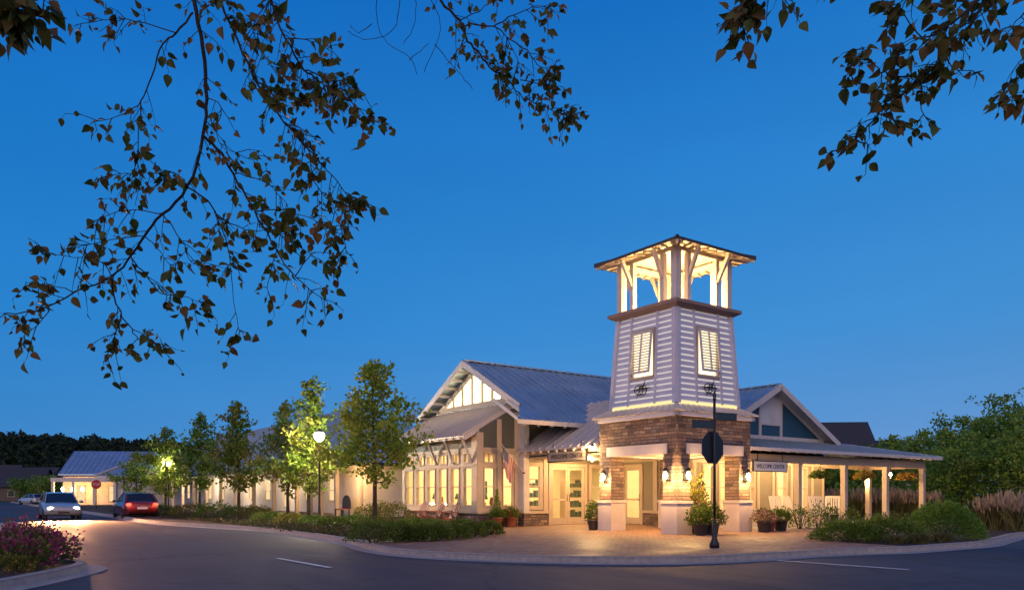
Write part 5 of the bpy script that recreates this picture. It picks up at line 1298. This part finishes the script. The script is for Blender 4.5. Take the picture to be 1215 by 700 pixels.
# ================================================================== CARS
def car(Q, colour, label, lit=None):
    o = empty('car', Q, label, 'car')
    paintm = carpaint('car_paint', colour)
    S = [(-2.24,.66,.45,.72),(-2.18,.78,.34,.90),(-1.9,.87,.26,.97),(-1.0,.90,.20,.97),(0,.91,.19,.95),(.9,.90,.20,.93),(1.5,.89,.22,.86),(1.95,.84,.25,.76),(2.18,.74,.32,.66),(2.26,.60,.42,.58)]
    b = MB(Q); V=[]; Fc=[]
    for x,w,lo,hi in S:
        m_=(lo+hi)/2
        for y,z in ((-w*.86,lo),(-w,lo+.10),(-w,m_),(-w*.97,hi-.10),(-w*.86,hi),(0,hi+.025),(w*.86,hi),(w*.97,hi-.10),(w,m_),(w,lo+.10),(w*.86,lo)): V.append((x,y,z))
    n=11
    for i in range(len(S)-1):
        for k in range(n): Fc.append((i*n+k,(i+1)*n+k,(i+1)*n+(k+1)%n,i*n+(k+1)%n))
    Fc += [list(range(n)),[(len(S)-1)*n+k for k in range(n)][::-1]]
    b.smooth=True; b.add(V,Fc); body=b.build('body',paintm,o)
    b = MB(Q); b.smooth=False
    P=[(-1.95,.80,.95),(-1.35,.64,1.40),(-.5,.64,1.46),(.15,.62,1.41),(1.05,.78,.92)]
    V=[]
    for x,w,z in P: V += [(x,-w,z),(x,w,z)]
    base_ = [(-1.95,-.80,.93),(1.05,-.78,.90),(1.05,.78,.90),(-1.95,.80,.93)]
    V += base_
    b.add(V,[(0,2,3,1),(6,8,9,7),(2,4,5,3),(4,6,7,5),(10,11,8,6,4,2,0),(13,1,3,5,7,9,12)]); b.build('window',M['carglass'],o)
    b = MB(Q); b.smooth=True; 
    b.add([(-1.38,-.655,1.39),(-.5,-.66,1.475),(.18,-.635,1.405),(.18,.635,1.405),(-.5,.66,1.475),(-1.38,.655,1.39),(-.5,0,1.50),(-1.36,0,1.42),(.16,0,1.43)],[(0,7,6,1),(1,6,8,2),(7,5,4,6),(6,4,3,8)])
    b.smooth=False
    for s in (-1,1):
        b.bar((.16,s*.63,1.405),(1.05,s*.775,.93),.05,.05); b.bar((-.42,s*.665,1.46),(-.42,s*.80,.95),.06,.03); b.bar((-1.36,s*.65,1.39),(-1.93,s*.80,.96),.12,.05)
    b.build('roof',paintm,o)
    for x in (-1.38,1.38):
        for s in (-1,1):
            b=MB(Q @ T((x,s*.80,.32)) @ RX(90)); b.lathe([(.20,-.11),(.31,-.10),(.325,-.06),(.325,.06),(.31,.10),(.20,.11)],n=20); wl_=b.build('wheel',M['tyre'],o)
            b=MB(Q @ T((x,s*.80,.32)) @ RX(90)); b.lathe([(.03,-.115),(.19,-.10),(.20,-.08),(.20,.08),(.19,.10),(.03,.115)],n=16); b.build('rim',M['rim'],wl_)
    for s in (-1,1):
        b=MB(Q); b.smooth=True; b.ball((2.14,s*.58,.62),(.10,.17,.085),10,7); b.build('headlight',M['headglow'] if lit=='head' else M['rim'],o)
        b=MB(Q); b.ball((-2.17,s*.66,.80),(.07,.16,.09),10,7); b.build('taillight',M['tailglow'] if lit else M['signred'],o)
        b=MB(Q); b.ball((.75,s*.98,.98),(.08,.10,.07),8,6); b.build('mirror',paintm,o)
    b=MB(Q); b.box(2.20,2.27,-.26,.26,.36,.46); b.build('grille',M['darkmetal'],o)
    b=MB(Q); b.box(-2.26,-2.235,-.26,.26,.55,.66); b.build('plate',M['signwhite'],o)
    if lit=='head':
        for s in (-1,1):
            d=bpy.data.lights.new('headlight_beam','SPOT'); d.energy=8500; d.color=(1,.44,.18); d.spot_size=R(80); d.spot_blend=.8; d.shadow_soft_size=.08
            l=bpy.data.objects.new('headlight_beam',d); link(l,o); l.matrix_basis = T((2.32,s*.58,.64)) @ RZ(-90) @ RX(87)
    if lit:
        for s in (-1,1): point('tail_light_light', Q @ Vector((-2.45,s*.66,.8)), 10, (1,.06,.03), .06, o)
    return o
def face(ang): return RZ(ang)
car(T((-25.0,42.6,ROADZ)) @ RZ(-54.5), (.42,.42,.44), 'silver car with headlights on coming along the street at left', 'head')
car(T((-21.8,44.6,ROADZ)) @ RZ(125.5), (.16,.02,.02), 'dark red car with tail lights on driving away along the kerb', 'tail')
p=at(38,587,106); car(T((p.x,p.y,ROADZ)) @ RZ(150), (.55,.55,.56), 'pale car parked at the far end of the street', None)

# ================================================================== OVERHANGING TREES (foreground)
def heart_leaf(Vs, Fs, tn, base_, d, n, L, W, tone):
    cu=.10+.30*((tone*7.3)%1); fo=.15+.55*((tone*13.7)%1)
    s = d.cross(n).normalized(); n = s.cross(d).normalized()
    prof=((0,0),(.10,.62),(.30,1.0),(.55,.82),(.80,.38),(1,0)); i0=len(Vs)
    for t,w in prof: Vs.append(base_+d*(L*t)-n*(L*cu*t*t))
    for sg in (-1,1):
        for t,w in prof[1:-1]: Vs.append(base_+d*(L*t)+s*(sg*W*w)+n*(W*fo*w)-n*(L*cu*t*t))
    m_=len(prof)
    for k,sg in enumerate((-1,1)):
        o_=i0+m_+k*4
        F_=[(i0,i0+1,o_),(i0+1,i0+2,o_+1,o_),(i0+2,i0+3,o_+2,o_+1),(i0+3,i0+4,o_+3,o_+2),(i0+4,i0+5,o_+3)]
        for f in F_: Fs.append(f if sg<0 else f[::-1]); tn.append(tone)
def leaf_branches(root, branches, seed, leafL, dens, twig_len, r0):
    r=random.Random(seed); Vs=[];Fs=[];tn=[]
    tb=MB()
    def leafy(p, tangent):
        side_=tangent.cross(Vector((0,0,1)));
        if side_.length<1e-3: side_=Vector((1,0,0))
        side_.normalize()
        dd=(side_*r.choice((-1,1))*r.uniform(.2,1)+Vector((r.gauss(0,.3),r.gauss(0,.35),-r.uniform(-.35,1.0)))+tangent*r.uniform(0,.7)).normalized()
        pl=leafL*r.uniform(.25,.55); q=p+dd*pl+Vector((0,0,-pl*.25)); tb.tube([p,q],[.0014,.0011],3,False)
        d2=(dd+Vector((r.gauss(0,.25),r.gauss(0,.30),-.22+r.gauss(0,.3)))).normalized()
        nn=Vector((r.gauss(0,.75),-1+r.gauss(0,.5),r.gauss(.1,.6))); nn=(nn-d2*nn.dot(d2)).normalized()
        L=leafL*r.choice((.55,.75,.9,1,1.1,1.3))*r.uniform(.9,1.1); heart_leaf(Vs,Fs,tn,q,d2,nn,L,L*r.uniform(.29,.40),r.random())
    for (pts,rad,leafiness) in branches:
        P=[Vector(p) for p in pts]
        # refine
        Q=[]
        for i in range(len(P)-1):
            p0,p1,p2,p3=P[max(i-1,0)],P[i],P[i+1],P[min(i+2,len(P)-1)]
            for k in range(4):
                t=k/4; Q.append(.5*((2*p1)+(p2-p0)*t+(2*p0-5*p1+4*p2-p3)*t*t+(3*p1-p0-3*p2+p3)*t**3)+Vector((r.gauss(0,.004),r.gauss(0,.004),r.gauss(0,.004))))
        Q.append(P[-1]); n=len(Q)
        tb.tube(Q,[max(.0022,rad*(1-.8*i/n)) for i in range(n)],6)
        total=sum((Q[i+1]-Q[i]).length for i in range(n-1))
        if leafiness<=0: continue
        cnt=int(total*dens*leafiness)
        for c_ in range(cnt):
            f=r.uniform(.12,1)**.8*(n-1); i=min(int(f),n-2); p=Q[i].lerp(Q[i+1],f-i); tg=(Q[i+1]-Q[i]).normalized()
            sd=tg.cross(Vector((0,1,0))).normalized()*r.choice((-1,1))
            dd=(tg*r.uniform(.2,.9)+sd*r.uniform(.5,1)+Vector((0,r.gauss(0,.5),-.15))).normalized(); tl_=twig_len*r.uniform(.3,1.15)
            e=p+dd*tl_+Vector((0,0,-tl_*.25)); mid=p.lerp(e,.5)+Vector((0,0,tl_*.08)); tb.tube([p,mid,e],[.0030,.0022,.0014],4,False)
            k_=r.randint(2,5)
            for q in range(k_):
                s=(q+1)/k_; pp=p.lerp(mid,s*2) if s<.5 else mid.lerp(e,s*2-1); leafy(pp,dd)
        for q in range(3): leafy(Q[-1],(Q[-1]-Q[-2]).normalized())
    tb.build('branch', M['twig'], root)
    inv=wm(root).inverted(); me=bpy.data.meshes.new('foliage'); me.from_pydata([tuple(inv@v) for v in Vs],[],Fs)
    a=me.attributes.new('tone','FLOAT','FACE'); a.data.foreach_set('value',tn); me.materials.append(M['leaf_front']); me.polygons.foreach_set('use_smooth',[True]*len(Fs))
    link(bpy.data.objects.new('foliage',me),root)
rz=random.Random(5)
def tr(pts,Y0,dy=.0,amp=.12): return [tuple(at(px,py,Y0+dy*i/max(1,len(pts)-1)+rz.uniform(-amp,amp))) for i,(px,py) in enumerate(pts)]
root=empty('overhanging_tree', T((-6.6,2.6,ROADZ)), 'heart leaved tree whose dark branches hang into the top left of the view', 'tree')
b=MB(); b.tube([(-6.6,2.6,-.2),(-6.5,2.7,1.5),(-6.3,2.8,3.2),(-5.6,3.2,4.8),(-4.6,3.9,5.9),(-3.4,4.4,6.1)],[.24,.19,.16,.12,.085,.06],12)
b.tube([(-6.3,2.8,3.2),(-6.9,3.2,5.0),(-7.2,3.6,7)],[.12,.09,.03],8); b.build('trunk', M['bark'], root)
YL=5.0
up=lambda px,h,Y: tuple(at(px,-h,Y))
B=[]
B.append(([(-3.4,4.4,6.1),(-2.6,4.8,5.6)]+tr([(229,-60),(229,0),(241,58),(244,116),(241,161),(222,222),(193,254),(170,280),(154,305),(132,328),(90,347),(39,369),(4,372)],YL,.3,.05),.017,.42))
B.append((tr([(241,161),(262,182),(276,206),(302,251),(328,296),(350,328),(388,358)],YL,.1),.010,1.0))
B.append((tr([(328,296),(318,330),(318,348)],YL),.004,1.0))
B.append((tr([(132,328),(138,360),(154,390),(170,405),(193,412)],YL),.006,1.1)); B.append((tr([(143,372),(135,400),(122,430)],YL),.005,1.0))
B.append((tr([(229,15),(208,40),(193,52),(180,90),(168,122),(164,161),(160,200),(150,240)],YL,.2),.007,.8))
B.append((tr([(168,122),(140,138),(108,146)],YL),.004,1.1))
B.append(([(-3.4,4.4,6.1),(-2.2,4.9,5.7)]+tr([(258,-60),(260,0),(283,51),(302,96),(322,125),(340,148),(360,172),(382,195),(405,222),(418,240)],YL-.1,.2,.05),.010,1.0))
B.append((tr([(340,148),(365,180),(372,215),(398,250),(410,300)],YL-.1,.2),.005,1.1))
B.append(([(-2.2,4.9,5.7)]+tr([(318,-40),(321,0),(338,45),(360,83),(380,98),(398,109),(420,125),(444,148)],YL-.2,.1),.009,1.2))
B.append((tr([(360,83),(390,95),(420,100),(440,128)],YL-.2),.005,1.1))
B.append((tr([(222,222),(245,238),(257,257),(272,300),(276,355),(284,394)],YL),.006,1.1))
B.append((tr([(154,305),(175,330),(190,347),(215,352),(240,358)],YL),.005,1.1))
B.append((tr([(222,222),(207,205),(193,206),(160,205),(116,212)],YL),.005,1.0)); B.append((tr([(193,254),(150,250),(112,262)],YL),.004,1.1)); B.append((tr([(170,280),(130,285),(92,293)],YL),.004,1.1))
B.append((tr([(132,328),(120,310),(85,305),(50,300)],YL),.004,1.1)); B.append((tr([(90,347),(60,338),(30,335)],YL),.004,1.1)); B.append((tr([(60,360),(50,380),(28,398)],YL),.004,1.0))
B.append((tr([(257,257),(290,272),(318,275),(340,285)],YL),.004,1.2)); B.append((tr([(276,206),(310,215),(335,235),(350,265)],YL),.004,1.2))
B.append((tr([(244,116),(262,128),(258,170),(300,190)],YL),.004,.9)); B.append((tr([(208,40),(160,25),(130,24),(90,30)],YL),.004,1.0))
B.append((tr([(302,96),(330,112),(350,118)],YL),.005,1.3)); B.append((tr([(321,0),(300,30),(310,60),(335,100)],YL),.004,1.3)); B.append((tr([(338,45),(370,50),(395,62)],YL),.004,1.2))
B.append((tr([(193,254),(215,285),(225,310),(250,320)],YL),.004,1.2)); B.append((tr([(172,280),(190,300),(205,320)],YL),.004,1.0))
B.append((tr([(350,328),(372,300),(400,305)],YL),.004,1.2)); B.append((tr([(302,251),(340,250),(372,262),(398,280)],YL),.004,1.3))
# bare arcs and the leafy branch at top centre
Y2=5.6
B.append(([(-2.2,4.9,5.7),(-1.0,5.4,5.5)]+tr([(505,-50),(522,0),(545,25),(552,45),(565,60),(580,80),(600,92),(616,112),(640,125),(672,138)],Y2,.2,.05),.012,1.0))
B.append((tr([(552,30),(585,32),(600,45),(615,75)],Y2),.006,1.2)); B.append((tr([(585,32),(610,18),(640,8),(655,14)],Y2),.005,1.3)); B.append((tr([(600,45),(625,60),(640,80),(660,78)],Y2),.005,1.2)); B.append((tr([(616,95),(645,102),(668,104)],Y2),.004,1.2))
B.append((tr([(545,25),(575,8),(590,-5)],Y2),.004,1.0))
for pts in ([(446,-8),(448,30),(460,52),(486,70),(494,88)],[(474,-8),(470,30),(450,45),(425,45),(412,38)],[(492,-8),(492,25),(478,52)],[(440,30),(425,40),(415,30)],[(508,-5),(522,28),(516,52),(503,86)],[(516,52),(530,72),(548,90),(560,106)],[(540,20),(540,78),(528,95)],[(486,70),(508,52)]): B.append((tr(pts,Y2,.1),.0032,0))
for pts,l in (([(0,-40),(10,0),(20,20)],2.2),([(40,-30),(30,5),(5,30)],2.2),([(60,-30),(45,-5),(30,18)],2.2)): pass
leaf_branches(root,B,31,.062,13.5,.17,.02)
# nearer twig in the extreme top left corner
C=[([(-3.4,4.4,6.1),(-2.8,3.6,4.6)]+tr([(-10,-90),(0,-30),(14,0),(22,18)],3.2,0,.03),.008,1.0),(tr([(0,-30),(-10,10),(-4,36)],3.2,0,.03),.004,1.4),(tr([(10,-10),(34,0),(52,12)],3.2,0,.03),.004,1.2)]
root2=empty('overhanging_branch', T(C[0][0][0]), 'nearer brownish leafy spray in the extreme top left corner', 'branch')
leaf_branches(root2,C,33,.075,10,.10,.01)
root3=empty('overhanging_tree', T((6.9,2.2,ROADZ)), 'heart leaved tree whose dark branches hang into the top right of the view', 'tree')
b=MB(); b.tube([(6.9,2.2,-.2),(6.8,2.3,1.6),(6.5,2.5,3.0),(5.4,2.9,4.4),(4.2,3.3,4.8)],[.2,.16,.13,.09,.06],12); b.tube([(6.5,2.5,3.0),(7.0,2.6,4.6),(7.2,2.8,6)],[.1,.07,.02],8); b.build('trunk', M['bark'], root3)
YR=3.6; D=[]
D.append(([(4.2,3.3,4.8),(3.2,3.5,4.3)]+tr([(1195,-60),(1170,-7),(1151,31),(1123,65),(1091,94),(1060,120),(1041,135),(1016,166),(985,180)],YR,.1,.04),.012,1.0))
D.append((tr([(1170,-7),(1140,20),(1113,37),(1095,45),(1070,18),(1055,6)],YR),.006,1.3)); D.append((tr([(1091,94),(1060,90),(1040,82),(1022,56)],YR),.005,1.3)); D.append((tr([(1091,94),(1092,120),(1098,140)],YR),.004,1.3)); D.append((tr([(1123,65),(1130,82),(1155,85)],YR),.004,1.2))
D.append((tr([(1060,120),(1030,102),(1003,95)],YR),.004,1.1)); D.append((tr([(1041,135),(1062,142),(1085,155)],YR),.004,1.2)); D.append((tr([(1016,166),(1030,172)],YR),.004,1.1)); D.append((tr([(1113,37),(1085,60),(1062,62)],YR),.004,1.3))
D.append((tr([(1100,-30),(1085,-10),(1065,5)],YR),.005,1.4)); D.append((tr([(1130,-30),(1120,-5),(1110,10)],YR),.005,1.5)); D.append((tr([(1185,-30),(1172,5),(1150,30)],YR),.005,1.5)); D.append((tr([(1160,-30),(1150,0),(1135,2)],YR),.005,1.4))
D.append(([(3.2,3.5,4.3)]+tr([(1240,-30),(1225,20),(1222,60),(1208,85),(1200,120)],YR),.006,1.0)); D.append((tr([(1225,10),(1205,25),(1195,40)],YR),.004,1.0))
D.append(([(3.2,3.5,4.3),(2.0,3.6,4.0)]+tr([(915,-60),(905,-20),(890,5),(872,15)],YR,0,.04),.007,1.3)); D.append((tr([(905,-20),(885,-10),(880,20),(882,38)],YR),.004,1.3)); D.append((tr([(905,-20),(920,-5),(940,2)],YR),.004,1.5)); D.append((tr([(915,-30),(935,-20),(975,-16)],YR),.004,1.0))
leaf_branches(root3,D,37,.058,11,.10,.012)

# ================================================================== SKY, SUN, RENDER SETTINGS
w = bpy.data.worlds.new('World'); scene.world = w; w.use_nodes = True; t = w.node_tree; bg = t.nodes['Background']
sky = t.nodes.new('ShaderNodeTexSky'); sky.sky_type = 'NISHITA'; sky.sun_disc = False
sky.sun_elevation = R(-1.5); sky.sun_rotation = R(200); sky.ozone_density = 6; sky.air_density = 1.0; sky.dust_density = .5
tc = t.nodes.new('ShaderNodeTexCoord'); sep = t.nodes.new('ShaderNodeSeparateXYZ'); t.links.new(tc.outputs['Generated'], sep.inputs[0])
rp = t.nodes.new('ShaderNodeValToRGB'); e = rp.color_ramp.elements
while len(e) < 6: e.new(.5)
def lin(r,g_,b_): return tuple(((c/255)/12.92 if c/255<=.04045 else ((c/255+.055)/1.055)**2.4) for c in (r,g_,b_))+(1,)
for i,(p_,c) in enumerate(((0,(98,152,207)),(.08,(80,146,211)),(.2,(56,140,212)),(.36,(40,130,208)),(.54,(20,110,195)),(1,(10,78,160)))): e[i].position=p_; e[i].color=lin(*c)
t.links.new(sep.outputs[2], rp.inputs[0])
# cooler and deeper to the left, a rose afterglow behind the camera
az = t.nodes.new('ShaderNodeMapRange'); az.inputs['From Min'].default_value=-.6; az.inputs['From Max'].default_value=.6; t.links.new(sep.outputs[0], az.inputs['Value'])
mt = t.nodes.new('ShaderNodeMixRGB'); mt.inputs[1].default_value=(.52,.84,.92,1); mt.inputs[2].default_value=(1.5,1.08,1.0,1); t.links.new(az.outputs[0], mt.inputs[0])
mm = t.nodes.new('ShaderNodeMixRGB'); mm.blend_type='MULTIPLY'; mm.inputs[0].default_value=1; t.links.new(rp.outputs[0], mm.inputs[1]); t.links.new(mt.outputs[0], mm.inputs[2])
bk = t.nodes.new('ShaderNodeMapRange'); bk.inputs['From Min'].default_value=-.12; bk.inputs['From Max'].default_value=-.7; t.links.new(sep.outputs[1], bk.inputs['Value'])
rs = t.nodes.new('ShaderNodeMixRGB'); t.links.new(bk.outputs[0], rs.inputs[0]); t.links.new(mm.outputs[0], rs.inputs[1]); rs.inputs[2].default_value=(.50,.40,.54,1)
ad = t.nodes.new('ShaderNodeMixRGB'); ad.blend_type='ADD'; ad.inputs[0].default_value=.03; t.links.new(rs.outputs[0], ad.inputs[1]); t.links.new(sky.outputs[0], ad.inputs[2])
cl = t.nodes.new('ShaderNodeTexNoise'); cl.inputs['Scale'].default_value=2.2; cl.inputs['Detail'].default_value=5
mpc = t.nodes.new('ShaderNodeMapping'); mpc.inputs['Scale'].default_value=(1,1,4.5); t.links.new(tc.outputs['Generated'], mpc.inputs[0]); t.links.new(mpc.outputs[0], cl.inputs['Vector'])
cr = t.nodes.new('ShaderNodeMapRange'); cr.inputs['From Min'].default_value=.3; cr.inputs['From Max'].default_value=.7; cr.inputs['To Min'].default_value=.955; cr.inputs['To Max'].default_value=1.045; t.links.new(cl.outputs[0], cr.inputs['Value'])
cm = t.nodes.new('ShaderNodeMixRGB'); cm.blend_type='MULTIPLY'; cm.inputs[0].default_value=1; t.links.new(ad.outputs[0], cm.inputs[1]); t.links.new(cr.outputs[0], cm.inputs[2])
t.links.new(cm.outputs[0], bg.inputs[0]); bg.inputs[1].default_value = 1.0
sd = bpy.data.lights.new('sun','SUN'); sd.energy=.62; sd.color=(1,.80,.74); sd.angle=R(40)
so = bpy.data.objects.new('sun', sd); col.objects.link(so); so.rotation_euler=(R(70),0,R(-20))
scene.view_settings.view_transform='Standard'; scene.view_settings.look='None'; scene.view_settings.exposure=0; scene.view_settings.gamma=1
scene.render.engine='CYCLES'; c=scene.cycles
c.use_denoising=True; c.max_bounces=7; c.diffuse_bounces=3; c.glossy_bounces=3; c.transmission_bounces=4; c.transparent_max_bounces=12
c.sample_clamp_indirect=4; c.caustics_reflective=False; c.caustics_refractive=False
try: c.denoiser='OPENIMAGEDENOISE'
except Exception: pass
